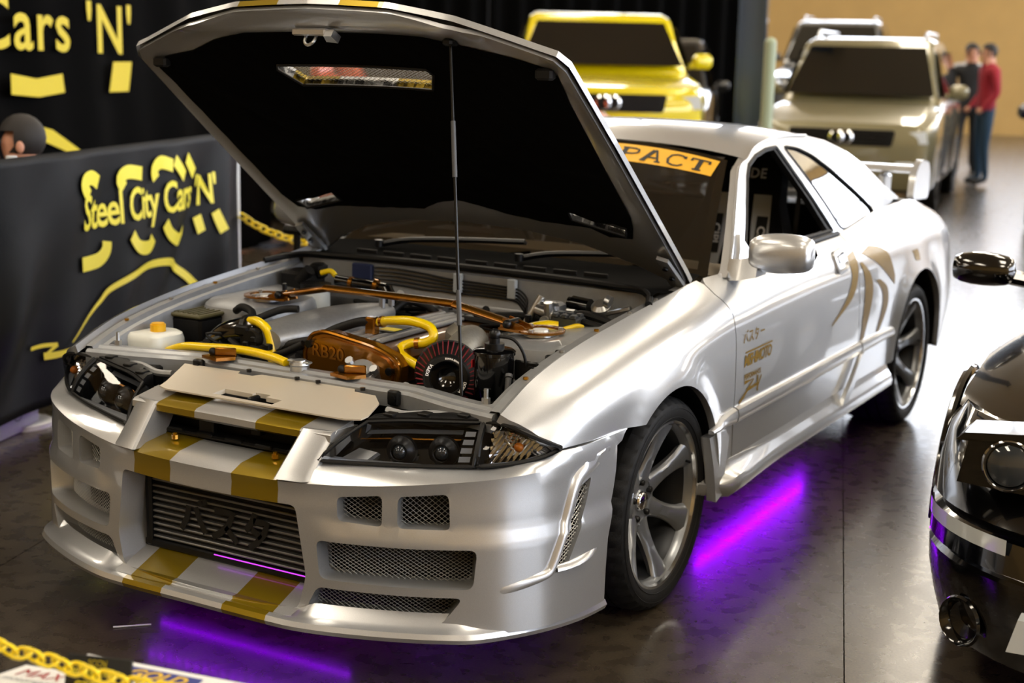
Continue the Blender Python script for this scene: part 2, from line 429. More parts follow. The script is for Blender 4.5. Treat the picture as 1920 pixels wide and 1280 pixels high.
car = empty('sports_coupe', (0, 0, 0))
tag(car, 'silver sports coupe with gold stripes, its hood propped open over the engine', 'car')

# side of the body as a loft: rows from sill to shoulder, each (y, x, z)
ROWS = [
 [(-.8, .80, .25), (-.3, .845, .25), (2.9, .845, .25), (3.2, .82, .27), (3.45, .75, .30), (3.62, .62, .33)],
 [(-.8, .785, .47), (-.65, .825, .47), (-.4, .85, .47), (0, .856, .47), (.4, .85, .47), (1, .85, .47), (1.7, .85, .47), (2.2, .855, .47), (2.6, .86, .47), (3.0, .85, .47), (3.3, .82, .47), (3.5, .75, .47), (3.62, .63, .47)],
 [(-.8, .755, .60), (-.65, .822, .605), (-.4, .85, .60), (-.1, .858, .60), (.3, .85, .60), (1, .847, .60), (1.8, .847, .60), (2.3, .857, .61), (2.7, .858, .61), (3.1, .845, .61), (3.35, .80, .61), (3.5, .73, .61), (3.62, .62, .61)],
 [(-.8, .74, .63), (-.65, .80, .655), (-.5, .832, .68), (-.2, .852, .708), (.1, .85, .728), (.5, .838, .755), (1.0, .833, .772), (1.6, .833, .78), (2.2, .842, .785), (2.7, .842, .79), (3.1, .82, .78), (3.4, .765, .76), (3.62, .62, .74)],
 [(-.8, .725, .655), (-.65, .765, .695), (-.5, .792, .732), (-.2, .806, .778), (.1, .806, .803), (.5, .805, .828), (1.0, .806, .85), (1.6, .806, .857), (2.2, .806, .873), (2.7, .80, .883), (3.1, .77, .868), (3.4, .71, .835), (3.62, .60, .80)],
 [(-.8, .70, .665), (-.72, .705, .70), (-.565, .705, .757), (-.339, .705, .801), (-.069, .705, .832), (.197, .705, .856), (.432, .715, .882), (.6, .745, .892), (1.0, .762, .905), (1.6, .765, .910), (1.9, .76, .93), (2.2, .745, .952), (2.8, .72, .952), (3.17, .69, .905), (3.4, .64, .865), (3.62, .56, .82)]]
FA = (-.045, .300, .358); RA = (2.572, .300, .385)        # wheel arches: y, z, radius
def side0(y, t):
    P = [interp(r, y) for r in ROWS]; t = max(0, min(5, t)); i = min(int(t), 4); u = t-i
    a, b, c, d = P[max(i-1, 0)], P[i], P[i+1], P[min(i+2, 5)]
    return [.5*((2*b[k])+(c[k]-a[k])*u+(2*a[k]-5*b[k]+4*c[k]-d[k])*u*u+(3*b[k]-a[k]-3*c[k]+d[k])*u**3) for k in (0, 1)]
def side(y, t, depth=0, s=1):
    x, z = side0(y, t)
    for cy, cz, r in (FA, RA):
        d = math.hypot(y-cy, z-cz)-r
        if d < .16: x += .016*math.exp(-(max(d, 0)/.05)**2)
    x2, z2 = side0(y, min(5, t+.05)); x1, z1 = side0(y, max(0, t-.05)); tx, tz = x2-x1, z2-z1; L = math.hypot(tx, tz) or 1
    return Vector((s*(x-depth*tz/L), y, z+depth*tx/L))
def t_of(y, z):
    lo, hi = 0., 5.
    for _ in range(30):
        m = (lo+hi)/2
        if side0(y, m)[1] < z: lo = m
        else: hi = m
    return (lo+hi)/2
def yz(pts): return [(y, t_of(y, z)) for y, z in pts]
def arc(cy, cz, r, a0, a1, n=20): return [(cy+r*math.cos(math.radians(a0+(a1-a0)*i/n)), cz+r*math.sin(math.radians(a0+(a1-a0)*i/n))) for i in range(n+1)]
def topline(y0, y1, n=14, t=5): return [(y0+(y1-y0)*i/n, t) for i in range(n+1)]
SX = (1, -1)
G = .003
# panel outlines in (y, t)
doorcut = [(.432+.012, 4.7), (.430, 4.3), (.437, 4.0), (.452, 3.4), (.456, 2.6), (.452, 1.0), (.448, .9)]
# stretched parameter: one unit of t counts as TS metres so the grid stays even
TS = .13
def panel(name, outer, s, step=.032, holes=(), m='silver', owall=.022):
    b = B()
    patch(b, [(y, t*TS) for y, t in outer], [[(y, t*TS) for y, t in h] for h in holes], lambda y, v, d: side(y, v/TS, d, s), step=step, walls=.02, owall=owall)
    return b.make(name, m, car, 50)
SKZ = .345      # top of side skirt
for s in SX:
    fa = yz(arc(FA[0], FA[1], FA[2], 118, -8, 26))
    fen = [(-.725, 5)]+topline(-.68, .43, 20)+[(y-G, t) for y, t in doorcut]+[(.448-G, t_of(.448, SKZ)), (FA[0]+FA[2]+.005, t_of(.31, SKZ))]
    fen += list(reversed(yz(arc(FA[0], FA[1], FA[2], 124, 8, 26))))
    fen += yz([(-.33, .604), (-.50, .606), (-.645, .612)])+yz([(-.662, .632), (-.685, .650)])+[(-.705, 3.7), (-.722, 4.4)]
    f = panel('front_fender', fen, s)
    dr = [(y+G, t) for y, t in reversed(doorcut)]+[(.47, 5)]+topline(.56, 1.655, 16)+[(1.665, 5), (1.70, 4), (1.725, 3), (1.735, 2), (1.735, 1), (1.735, t_of(1.7, SKZ)), (.452, t_of(.5, SKZ))]
    d = panel('door', [(.452, t_of(.5, SKZ))]+dr[1:-1], s)
    q = [(1.672, 5)]+topline(1.75, 3.6, 24)+[(3.61, 4), (3.61, 3), (3.61, 2), (3.60, 1.0), (3.58, .3), (3.4, .1), (3.0, .15), (RA[0]+RA[2]+.01, .2)]
    q += yz(arc(RA[0], RA[1], RA[2], 2, 172, 36))+[(2.17, t_of(2.17, SKZ)), (1.742, t_of(1.7, SKZ))]+[(1.742, 1), (1.742, 2), (1.732, 3), (1.707, 4)]
    panel('rear_quarter_panel', q, s)
    # protective mouldings along z = .475
    for nm, ya, yb in (('side_moulding', .205, .445), ('side_moulding', .455, 1.732), ('side_moulding', 1.745, 2.16)):
        b = B(); n = max(4, int((yb-ya)/.08)); rings = []
        for i in range(n+1):
            y = ya+(yb-ya)*i/n; k = 1
            if nm and ya < .3: k = .25+.75*i/n
            if ya > 1.7: k = 1-.25*i/n
            rr = []
            for dz, dx in ((-.026, .0), (-.026, .010), (-.018, .016), (.0, .019), (.016, .015), (.022, .006), (.022, 0)):
                p = side(y, t_of(y, .478+dz*k)); rr.append(Vector((s*(p.x+dx), p.y, p.z)))
            rings.append(rr)
        b.loft(rings); b.make(nm, 'silver', car, 40)
    # side skirt
    b = B(); rings = []
    for i in range(31):
        y = .235+(2.16-.235)*i/30; e = sm(y, .235, .34)*sm(-y, -2.16, -2.02); fl = .022*sm(-y, -.9, -.25)
        prof = [(.815, SKZ+.008), (.848, SKZ+.004), (.854, .330), (.858+fl*.2, .318), (.872+fl, .300), (.880+fl, .278), (.876+fl, .256), (.862+fl, .244), (.80, .240)]
        rr = []
        for x, z in prof: rr.append(Vector((s*(.80+(x-.80)*(.25+.75*sm(y, .20, .38))), y, z+(.03*(1-sm(y, .22, .36)) if z < .3 else 0))))
        rings.append(rr)
    b.loft(rings); b.make('side_skirt', 'silver', car, 35)
    # blade behind the front wheel and fin ahead of the rear wheel
    b = B(); b.prism([(.225, .455), (.445, .440), (.435, .425), (.37, .33), (.335, .262), (.27, .25), (.262, .30), (.258, .36)], lambda y, z, w: Vector((s*(.866-.02*sm(y, .30, .445)+w+.012*sm(-z, -.42, -.26)), y, z)), -.03)
    sk = b.make('skirt_blade', 'silver', car, 30)
    b = B(); b.prism([(1.50, .300), (1.56, .298), (1.60, .33), (1.70, .40), (1.735, .435), (1.735, .462), (1.70, .455), (1.60, .375), (1.52, .325)], lambda y, z, w: Vector((s*(.862+w), y, z)), .016); b.make('skirt_fin', 'silver', car, 30)
    # wheel well liners
    for cy, cz, r in (FA, RA):
        b = B(); A = [math.radians(-2+184*i/24) for i in range(25)]
        ring = lambda x, q: [Vector((s*x, cy+(r+q)*math.cos(a), cz+(r+q)*math.sin(a))) for a in A]
        b.loft([ring(.845, .006), ring(.60, .006), ring(.56, -.03), ring(.56, -r*.8)], closed=False); b.make('wheel_well', 'black_plastic', car, 40)
    # door handle
    hp = lambda y, z, d: (lambda p: Vector((s*(p.x+d), p.y, p.z)))(side(y, t_of(y, z)))
    b = B(); o = rrect([(1.475, .785), (1.475, .865), (1.60, .872), (1.60, .79)], .02); n = len(o)
    b.loft([[hp(y, z, .001) for y, z in o], [hp(y, z, .010) for y, z in o], [hp(1.5375+(y-1.5375)*.8, .828+(z-.828)*.72, .012) for y, z in o], [hp(1.5375+(y-1.5375)*.74, .828+(z-.828)*.62, .003) for y, z in o]], caps=True)
    h = b.make('door_handle', 'silver', car, 40)
    b = B(); b.prism(rrect([(1.498, .822), (1.498, .848), (1.575, .853), (1.575, .828)], .01), lambda y, z, w: hp(y, z, .004+w), .012); b.make('pull_flap', 'silver', h, 40)

# ---------------------------------------------------------------- greenhouse
def gx(y, z):      # half width of cabin side at (y, z)
    k = max(0, z-.9); return .762-.36*k-.35*k*k-.10*sm(y, 2.05, 3.1)*(1-.3*k) - .03*sm(-y, -.75, -.5)*0
def gs(y, z, d, s): return Vector((s*(gx(y, z)-d), y, z))
roof_edge = [(1.06, 1.212), (1.16, 1.243), (1.30, 1.262), (1.50, 1.272), (1.75, 1.266), (1.95, 1.240), (2.15, 1.190), (2.35, 1.125), (2.6, 1.035), (2.85, .965)]
win_door = [(.735, .925), (.80, .985), (.90, 1.075), (1.0, 1.155), (1.06, 1.19), (1.16, 1.216), (1.28, 1.232), (1.395, 1.236), (1.46, 1.14), (1.56, 1.02), (1.64, .925)]
win_q = [(1.465, 1.238), (1.60, 1.225), (1.72, 1.195), (1.85, 1.14), (2.02, 1.055), (2.20, .965), (2.215, .945), (2.08, .925), (1.80, .918), (1.735, .925)]
for s in SX:
    outer = [(.555, .880), (.62, .935), (.80, 1.075), (.95, 1.178)]+roof_edge+[(2.9, .945), (2.5, .945), (2.2, .945), (1.9, .925), (1.6, .905), (1.0, .900), (.66, .885)]
    b = B(); patch(b, outer, [win_door, rrect(win_q, .03, 3)], lambda y, z, d: gs(y, z, d, s), step=.04, ostep=.03, walls=.03, owall=.03)
    b.make('cabin_frame', 'silver', car, 50)
    # quarter glass and weatherstrips
    b = B(); patch(b, rrect(win_q, .03, 3), [], lambda y, z, d: gs(y, z, .006, s), step=.06); b.make('quarter_window', 'side_glass', car, 50)
    b = B(); o = [gs(y, z, .004, s) for y, z in resample(win_door, .04)]; b.tube(o, .009, 6, closed=True); b.make('weatherstrip', 'rubber', car)
    b = B(); b.loft([[gs(y+.0, z, .004, s), gs(y-.055, z, .004, s), gs(y-.055, z, .03, s), gs(y, z, .03, s)] for y, z in ((1.42, 1.238), (1.47, 1.16), (1.56, 1.045), (1.66, .92))]); b.make('pillar_trim', 'rubber', car, 30)
    b = B(); b.tube([gs(y, z, .0, s) for y, z in resample(rrect(win_q, .03, 3), .05)], .005, 5, closed=True); b.make('window_seal', 'rubber', car)
    # belt strip
    b = B(); b.tube([Vector((s*(gx(y, .905)+.004), y, .905+.008*sm(y, .7, 1.7))) for y in [.72+.94*i/12 for i in range(13)]], .011, 8); b.make('belt_strip', 'rubber', car)
    # drip rail
    b = B(); b.tube([gs(y, z, -.004, s) for y, z in cr([(.60, .925), (.80, 1.085), (.95, 1.186)]+roof_edge[:5], 4)], .006, 6); b.make('drip_rail', 'silver', car)
# roof panel between the two roof edges
def roof_pt(u, v):
    y = 1.06+(2.28-1.06)*v
    tab = [(a, gx(a, c), c) for a, c in roof_edge]; xe, ze = interp(tab, y)
    x = (2*u-1)*xe; k = 1-(abs(2*u-1))**2.4
    yc = y+.055*k*(1-v)**2*1.0
    return Vector((x, yc, ze+.042*k*(1-.15*v)))
b = B(); b.grid(roof_pt, 24, 20); b.make('roof_panel', 'silver', car, 60)
# rear window, deck, tail, rear bumper, spoiler
b = B(); b.grid(lambda u, v: Vector(((2*u-1)*(.56+.02*v), 2.28+.50*v+.06*(1-(2*u-1)**2)*v, 1.165+.03*(1-(2*u-1)**2)-.225*v)), 12, 8); b.make('rear_window', 'side_glass', car, 60)
b = B(); b.grid(lambda u, v: (lambda p: Vector(((2*u-1)*p.x, p.y, p.z+.02*(1-(2*u-1)**2))))(side(2.75+.86*v, 5)), 12, 12); b.make('trunk_lid', 'silver', car, 60)
b = B(); b.grid(lambda u, v: (lambda p: Vector(((2*u-1)*p.x, p.y+.03*(1-(2*u-1)**2), p.z)))(side(3.61, 5*v)), 12, 14); b.make('rear_bumper', 'silver', car, 60)
b = B()
for s in SX: b.box((s*.52, 3.13, .965), (.035, .12, .14), bev=.01)
rings = []
for i in range(17):
    x = -.66+1.32*i/16; e = abs(x)/.66; z = 1.055+.0*e; ch = .16
    rings.append([Vector((x, 3.06, z)), Vector((x, 3.09, z+.018)), Vector((x, 3.18, z+.024)), Vector((x, 3.26, z+.018)), Vector((x, 3.28, z+.005)), Vector((x, 3.18, z-.008)), Vector((x, 3.09, z-.010))])
b.loft(rings)
for s in SX: b.prism(rrect([(3.02, .93), (3.30, .92), (3.31, 1.03), (3.28, 1.09), (3.14, 1.11), (3.05, 1.05)], .04), lambda y, z, w: Vector((s*(.655+w), y, z)), .03)
b.make('rear_spoiler', 'silver', car, 40)
# front door mirrors
for s in SX:
    c = Vector((.925, .60, .965))
    b = B(); rings = []
    for i in range(13):
        a = PI*i/12; k = math.sin(a)**.45; x = c.x-.098*math.cos(a)
        rr = []
        for j in range(16):
            q = 2*PI*j/16; cy, cz = math.cos(q), math.sin(q)
            yy = (abs(cy)**.7)*(1 if cy > 0 else -1); zz = (abs(cz)**.75)*(1 if cz > 0 else -1)
            rr.append(Vector((s*x, c.y-.0+(yy*.062 if yy < 0 else yy*.030)*(.3+.7*k)+.10*(x-c.x)*.3, c.z+zz*.062*(.25+.75*k)-.06*(c.x-x)*.4)))
        rings.append(rr)
    b.loft(rings)
    mr = b.make('side_mirror', 'silver', car, 50)
    b = B(); b.loft([[Vector((s*x, y+dy, z+dz)) for dy, dz in ((-.05, -.03), (.04, -.03), (.05, .03), (-.03, .035))] for x, y, z in ((.755, .62, .90), (.80, .60, .905), (.86, .60, .92))]); b.make('mirror_stalk', 'silver', mr, 40)
    b = B(); b.prism([(.58, .885), (.74, .905), (.735, .955), (.70, 1.0), (.66, .955)], lambda y, z, w: Vector((s*(gx(y, z)+.004+w), y, z)), .02); b.make('mirror_base', 'silver', mr, 40)
    b = B(); b.loft([[Vector((s*(c.x+dx*.1), c.y+.031, c.z+dz*.052)) for dx, dz in ((-1, -.8), (-.4, -1), (.8, -.9), (1, 0), (.8, .9), (-.4, 1), (-1, .7))]]*2, caps=True); b.make('mirror_glass', 'chrome', mr, 0)

# ---------------------------------------------------------------- windscreen
def ws(x, v, d=0):     # v 0 at cowl .. 1 at roof
    hb, ht = .70, .555; k = x/(hb+(ht-hb)*v)
    yb = .60-.05*k*k; yt = 1.118-.075*k*k
    zb = .880-.004*k*k; zt = 1.252-.046*abs(k)**2.2
    return Vector((x, yb+(yt-yb)*v-d*.6-.0, zb+(zt-zb)*v+.022*math.sin(PI*v)*(1-.3*k*k)+d))
def wse(v): return .70+(.555-.70)*v
b = B(); b.grid(lambda u, v: ws((2*u-1)*wse(v), v), 24, 14); wsc = b.make('windscreen', 'windscreen', car, 60)
b = B()
for s in SX: b.grid(lambda u, v: ws(s*(wse(v)*(1-.055*u)), v, -.003), 1, 14)
b.grid(lambda u, v: ws((2*u-1)*wse(.04*v), .05*v, -.003), 24, 1); b.grid(lambda u, v: ws((2*u-1)*wse(1), .965+.035*v, -.003), 24, 1)
b.make('glass_border', 'black_gloss', wsc, 60)
b = B(); b.grid(lambda u, v: ws((2*u-1)*(wse(.9)-.035), .79+.17*v, .002), 30, 2); b.make('sun_strip', 'banner_yellow', wsc, 60)
IMP = {'I': [[(.5, 0), (.5, 1)], [(.25, .04), (.75, .04)], [(.25, .96), (.75, .96)]],
 'M': [[(.16, 0), (.16, 1)], [(.16, 1), (.5, .2), (.84, 1)], [(.84, 1), (.84, 0)], [(.02, .04), (.3, .04)], [(.7, .04), (.98, .04)]],
 'P': [[(.22, 0), (.22, 1)], [(.22, .96), (.65, .95), (.88, .86), (.9, .72), (.86, .58), (.62, .48), (.22, .47)], [(.04, .04), (.46, .04)], [(.04, .96), (.3, .96)]],
 'A': [[(.1, 0), (.47, 1)], [(.47, 1), (.56, 1), (.9, 0)], [(.26, .34), (.78, .34)], [(-.02, .04), (.28, .04)], [(.72, .04), (1.02, .04)]],
 'C': [[(.9, .72), (.9, .96)], [(.9, .8), (.72, .95), (.45, .97), (.2, .85), (.1, .5), (.2, .15), (.45, .03), (.72, .05), (.92, .22)]],
 'T': [[(.5, 0), (.5, 1)], [(.02, .95), (.98, .95)], [(.06, .95), (.05, .72)], [(.94, .95), (.95, .72)], [(.28, .04), (.72, .04)]]}
b = B()
for i, ch in enumerate('IMPACT'):
    for st in IMP[ch]:
        stroke(b, resample(st, .2, False), .24 if len(st) > 1 and abs(st[0][0]-st[1][0]) < .6 and abs(st[0][1]-st[1][1]) > .3 else .12, lambda u, v: ws(.470-.094*(5-i)+(u-.5)*.080, .812+v*.115, .0035))
b.make('strip_lettering', 'black_print', wsc, 0)
# ---------------------------------------------------------------- front bumper: plan curve by arc length
FACE = [(0, -1.0), (.23, -.985), (.45, -.935), (.6, -.88), (.73, -.80), (.81, -.69), (.847, -.55), (.860, -.42), (.866, -.28)]
_pl = [Vector(p) for p in cr([(-.23, -.985)]+FACE, 10)][10:]
PLAN = [(0, _pl[0])]
for _i in range(1, len(_pl)): PLAN.append((PLAN[-1][0]+(_pl[_i]-_pl[_i-1]).length, _pl[_i]))
def plan(s, tab=None):
    tab = tab or PLAN; a = min(abs(s), tab[-1][0]-1e-6); i = 0
    while tab[i+1][0] < a: i += 1
    t = (a-tab[i][0])/(tab[i+1][0]-tab[i][0]); p = tab[i][1].lerp(tab[i+1][1], t)
    def tang(j): return (tab[min(j+1, len(tab)-1)][1]-tab[max(j-1, 0)][1]).normalized()
    d = tang(i).lerp(tang(i+1), t).normalized(); n = Vector((-d.y*-1, -d.x)); n = Vector((d.y, -d.x))
    if s < 0: p = Vector((-p.x, p.y)); n = Vector((-n.x, n.y))
    return p, n
def bump_pt(s, z, depth=0):
    a = abs(s); p, n = plan(s)
    ze = .518+.048*sm(a, .25, .95)
    ins = .115+(.078-.115)*sm(a, .25, .31)+(.035-.078)*sm(a, .55, .85)+(.004-.035)*sm(a, .85, 1.05)
    zt = .545+.023*sm(a, .25, .31)+.036*sm(a, .75, 1.0)
    off = .010*sm(-z, -.422, -.408)*sm(a, .30, .40)+.006*sm(z, .2, .45)*0
    off += -.02*sm(-z, -.30, -.17)*sm(-a, -1.0, -.7)*0
    if z <= .44: za = z
    elif z <= .515: za = .44+(z-.44)/.075*(ze-.44)
    else:
        u = (z-.515)/.052; e = u**1.35; off -= ins*e; za = ze+(zt-ze)*math.sin(min(1, u)*PI/2)
    if .45 < z <= .515: off -= .010*((z-.45)/.065)**3
    q = p+n*(off-depth)
    return Vector((q.x, q.y, za))
mirror = lambda poly: [(-u, v) for u, v in reversed(poly)]
H_duct1 = rrect([(.395, .437), (.507, .432), (.507, .496), (.392, .490)], .014)
H_duct2 = rrect([(.545, .432), (.672, .434), (.668, .496), (.545, .494)], .014)
H_mid = rrect([(.350, .288), (.728, .289), (.737, .388), (.340, .384)], .02)
H_low = rrect([(.312, .205), (.655, .199), (.706, .268), (.344, .266)], .02)
H_vent = rrect([(.938, .322), (.984, .316), (1.086, .487), (1.040, .478)], .008)
H_ic = rrect([(-.290, .200), (.290, .200), (.312, .286), (.283, .462), (-.283, .462), (-.312, .286)], .018)
near = [H_duct1, H_duct2, H_mid, H_low, H_vent]; far = [mirror(h) for h in near]
outer = [(-1.150, .175), (0, .175), (1.150, .175), (1.152, .26), (1.158, .34), (1.185, .43), (1.222, .515), (1.268, .5665)]+[(1.292-.0*i, .567) for i in range(0)]+[(x, .567) for x in (1.0, .7, .4, .31, .245, 0, -.245, -.31, -.4, -.7, -1.0)]+[(-1.268, .5665), (-1.222, .515), (-1.185, .43), (-1.158, .34), (-1.152, .26)]
b = B(); patch(b, outer, near+far+[H_ic], bump_pt, step=.022, ostep=.02, walls=[.055, .055, .08, .075, .02]*2+[(0, .008, .115)], owall=.015)
bumper = b.make('front_bumper', 'silver_striped', car, 42)
for poly, d in [(h, dd) for hs in (near, far) for h, dd in zip(hs, (.04, .04, .062, .055, .012))]:
    b = B(); lattice(b, poly, bump_pt, depth=d); tag(b.make('mesh_insert', 'mesh_metal', bumper, 0), kind='stuff')
# dark core behind the openings
b = B()
for sg in (1, -1):
    b.loft([[(lambda p, n: Vector((p.x-n.x*.10, p.y-n.y*.10, z)))(*plan(sg*(.30+.80*i/16))) for i in range(17)] for z in (.18, .50)], closed=False)
b.loft([[Vector((x, -.84, z)) for x in (-.33, 0, .33)] for z in (.16, .55)], closed=False)
b.make('bumper_core', 'black_plastic', bumper, 40)
# ribs around the side vents
for sg in SX:
    path = cr([(1.185, .520), (1.11, .508), (1.045, .497), (1.010, .475), (.975, .42), (.935, .335), (.915, .310), (.87, .298), (.78, .280)], 6)
    b = B(); N = len(path); rings = []
    for i, p in enumerate(path):
        d = (path[min(i+1, N-1)]-path[max(i-1, 0)]).normalized(); q = Vector((-d.y, d.x)); k = min(1, 4*min(i+.5, N-i-.5)/N)
        rings.append([bump_pt(sg*(p.x+q.x*a*.014), p.y+q.y*a*.014, -h*.016*k+.002) for a, h in ((-1, 0), (-.6, .7), (0, 1), (.6, .7), (1, 0))])
    b.loft(rings, closed=False); b.make('vent_rib', 'silver', bumper, 60)
    b = B(); rings = []
    for i in range(9):
        u, v = .945+(1.115-.945)*i/8, .313+.012*i/8; k = math.sin(PI*min(1, .15+i/9))
        rings.append([bump_pt(sg*u, v+a*.009, -h*.02*k+.002) for a, h in ((-1, 0), (-.4, 1), (.5, .8), (1, 0))])
    b.loft(rings, closed=False); b.make('vent_sill', 'silver', bumper, 60)
# lip spoiler
LIP = [(0, -1.040), (.215, -1.038), (.34, -1.026), (.50, -.975), (.66, -.902), (.735, -.838), (.80, -.70), (.838, -.54), (.852, -.405)]
lp = cr([(-.215, -1.038)]+LIP, 8)[8:]; LT = [(0, Vector(lp[0]))]
for i in range(1, len(lp)): LT.append((LT[-1][0]+(lp[i]-lp[i-1]).length, lp[i]))
Lm = LT[-1][0]; rings = []
for i in range(-60, 61):
    s_ = Lm*i/60*.9999; a = abs(s_)/Lm; p, n = plan(s_, LT); z0 = .168-.004*sm(a, 0, .5)-.030*sm(a, .55, 1)
    ctr = 1-sm(abs(p.x), .27, .36)
    prof = [(-.004, z0+.0), (.002, z0+.012), (-.004, z0+.024), (-.018, z0+.028), (-.030, z0+.022+.012*(1-ctr)), (-.055, z0+.030+.028*(1-ctr)-.004*ctr), (-.09, z0+.040), (-.13, z0+.04), (-.13, z0-.002), (-.02, z0-.004)]
    rings.append([Vector((p.x+n.x*o, p.y+n.y*o, z)) for o, z in prof])
b = B(); b.loft(rings); b.make('lip_spoiler', 'silver_striped', bumper, 38)
b = B(); b.loft([[Vector((x, y, z)) for y, z in ((-1.005, .190), (-.868, .244), (-.868, .225), (-1.0, .175))] for x in (-.296, -.1, .1, .296)]); b.make('duct_floor', 'silver_striped', bumper, 0)
# intercooler
IY = -.888
b = B(); b.box((0, IY+.03, .35), (.56, .05, .24)); ic = b.make('intercooler', 'core_fin', car, 0)
for k in range(12):
    b = B(); b.box((0, IY, .262+k*.0175), (.545, .016, .0065), bev=.002); b.make('core_bar', 'core_bar', ic, 30)
for sg in SX:
    b = B(); b.box((sg*.268, IY+.008, .35), (.022, .05, .23), bev=.006); b.make('end_tank', 'black_metal', ic, 30)
b = B(); b.box((0, IY+.004, .244), (.57, .035, .022), bev=.004); b.make('lower_bracket', 'black_plastic', ic, 30)
b = B()
for i, ch in enumerate(('ba', 'su', 'ta')):
    for st in KATA[ch]: stroke(b, resample(st, .2, False), .17, lambda u, v: Vector((-.165+i*.108+u*.100, IY-.011, .290+v*.100)))
b.make('painted_characters', 'black_print', ic, 0)
b = B(); b.cyl((-.04, IY-.016, .2535), (.262, IY-.016, .2535), .0016, n=6); b.make('light_strip', 'purple_line', ic)

# ---------------------------------------------------------------- grille surround
def gb(x, prof): return [Vector((x, y, z)) for y, z in prof]
b = B(); rings = []
for i in range(17):
    x = -.325+.65*i/16; e = (abs(x)/.325); f = .012*e*e
    rings.append(gb(x, [(-.805+f, .650-.004*e), (-.895+f, .634-.004*e), (-.903+f, .628-.004*e), (-.904+f, .612-.004*e), (-.893+f, .603), (-.80, .612)]))
b.loft(rings); gr = b.make('grille_bar', 'silver_striped', car, 35)
for sg in SX:
    b = B(); n = 6; rings = []
    for i in range(n+1):
        t = i/n; z = .632-(.632-.525)*t; y0 = -.893-.100*t; y1 = -.800-.09*t; xi = .236-.012*t; xo = .330-.022*t+.012*t*t
        rings.append([Vector((sg*x, y, z)) for x, y in ((xi, y1), (xi+.002, y0+.006), (xi+.008, y0), (xo-.018, y0+.012), (xo-.003, y0+.028), (xo+.004, y1+.012))])
    b.loft(rings); b.make('grille_pillar', 'silver', gr, 40)
for sg in SX:
    b = B(); b.cyl((sg*.165, -.905, .545), (sg*.165, -.905, .556), .009, n=8); b.cyl((sg*.165, -.905, .556), (sg*.165, -.905, .561), .006, n=6); b.make('gold_bolt', 'gold', gr)
b = B(); b.box((0, -.80, .57), (.60, .02, .12)); b.box((0, -.845, .552), (.5, .05, .012), bev=.004); b.box((.05, -.83, .60), (.03, .03, .06), bev=.004); b.box((-.11, -.84, .575), (.05, .02, .04), bev=.004); b.make('grille_cavity', 'black_plastic', gr, 30)
for k in range(5):
    b = B(); b.box((-.20+k*.1, -.862+.004*math.cos(k), .556), (.055, .02, .012), bev=.003); b.make('slot_tab', 'black_plastic', gr, 30)

# ---------------------------------------------------------------- headlamps
HB = [(.312, -.922, .566), (.44, -.874, .567), (.56, -.828, .570), (.664, -.778, .574)]
HT = [(.372, -.800, .646), (.455, -.757, .652), (.55, -.728, .657), (.640, -.700, .662)]
CB = [(.674, -.774, .575), (.735, -.728, .580), (.79, -.678, .592), (.822, -.636, .610)]
CT = [(.650, -.700, .664), (.715, -.716, .672), (.775, -.698, .650), (.826, -.640, .616)]
def lens(lo, hi, sg, bulge=.014, inset=0):
    lo = [Vector(p) for p in cr(lo, 6)]; hi = [Vector(p) for p in cr(hi, 6)]; N = len(lo)-1
    def f(u, v):
        i = min(int(u*N), N-1); t = u*N-i; p = lo[i].lerp(lo[i+1], t); q = hi[i].lerp(hi[i+1], t); d = q-p
        nrm = Vector((.45*u, -.8, .45)).normalized(); r = p.lerp(q, v)+nrm*(bulge*math.sin(PI*min(1, v*.8+.1))-inset)
        return Vector((sg*r.x, r.y, r.z))
    return f
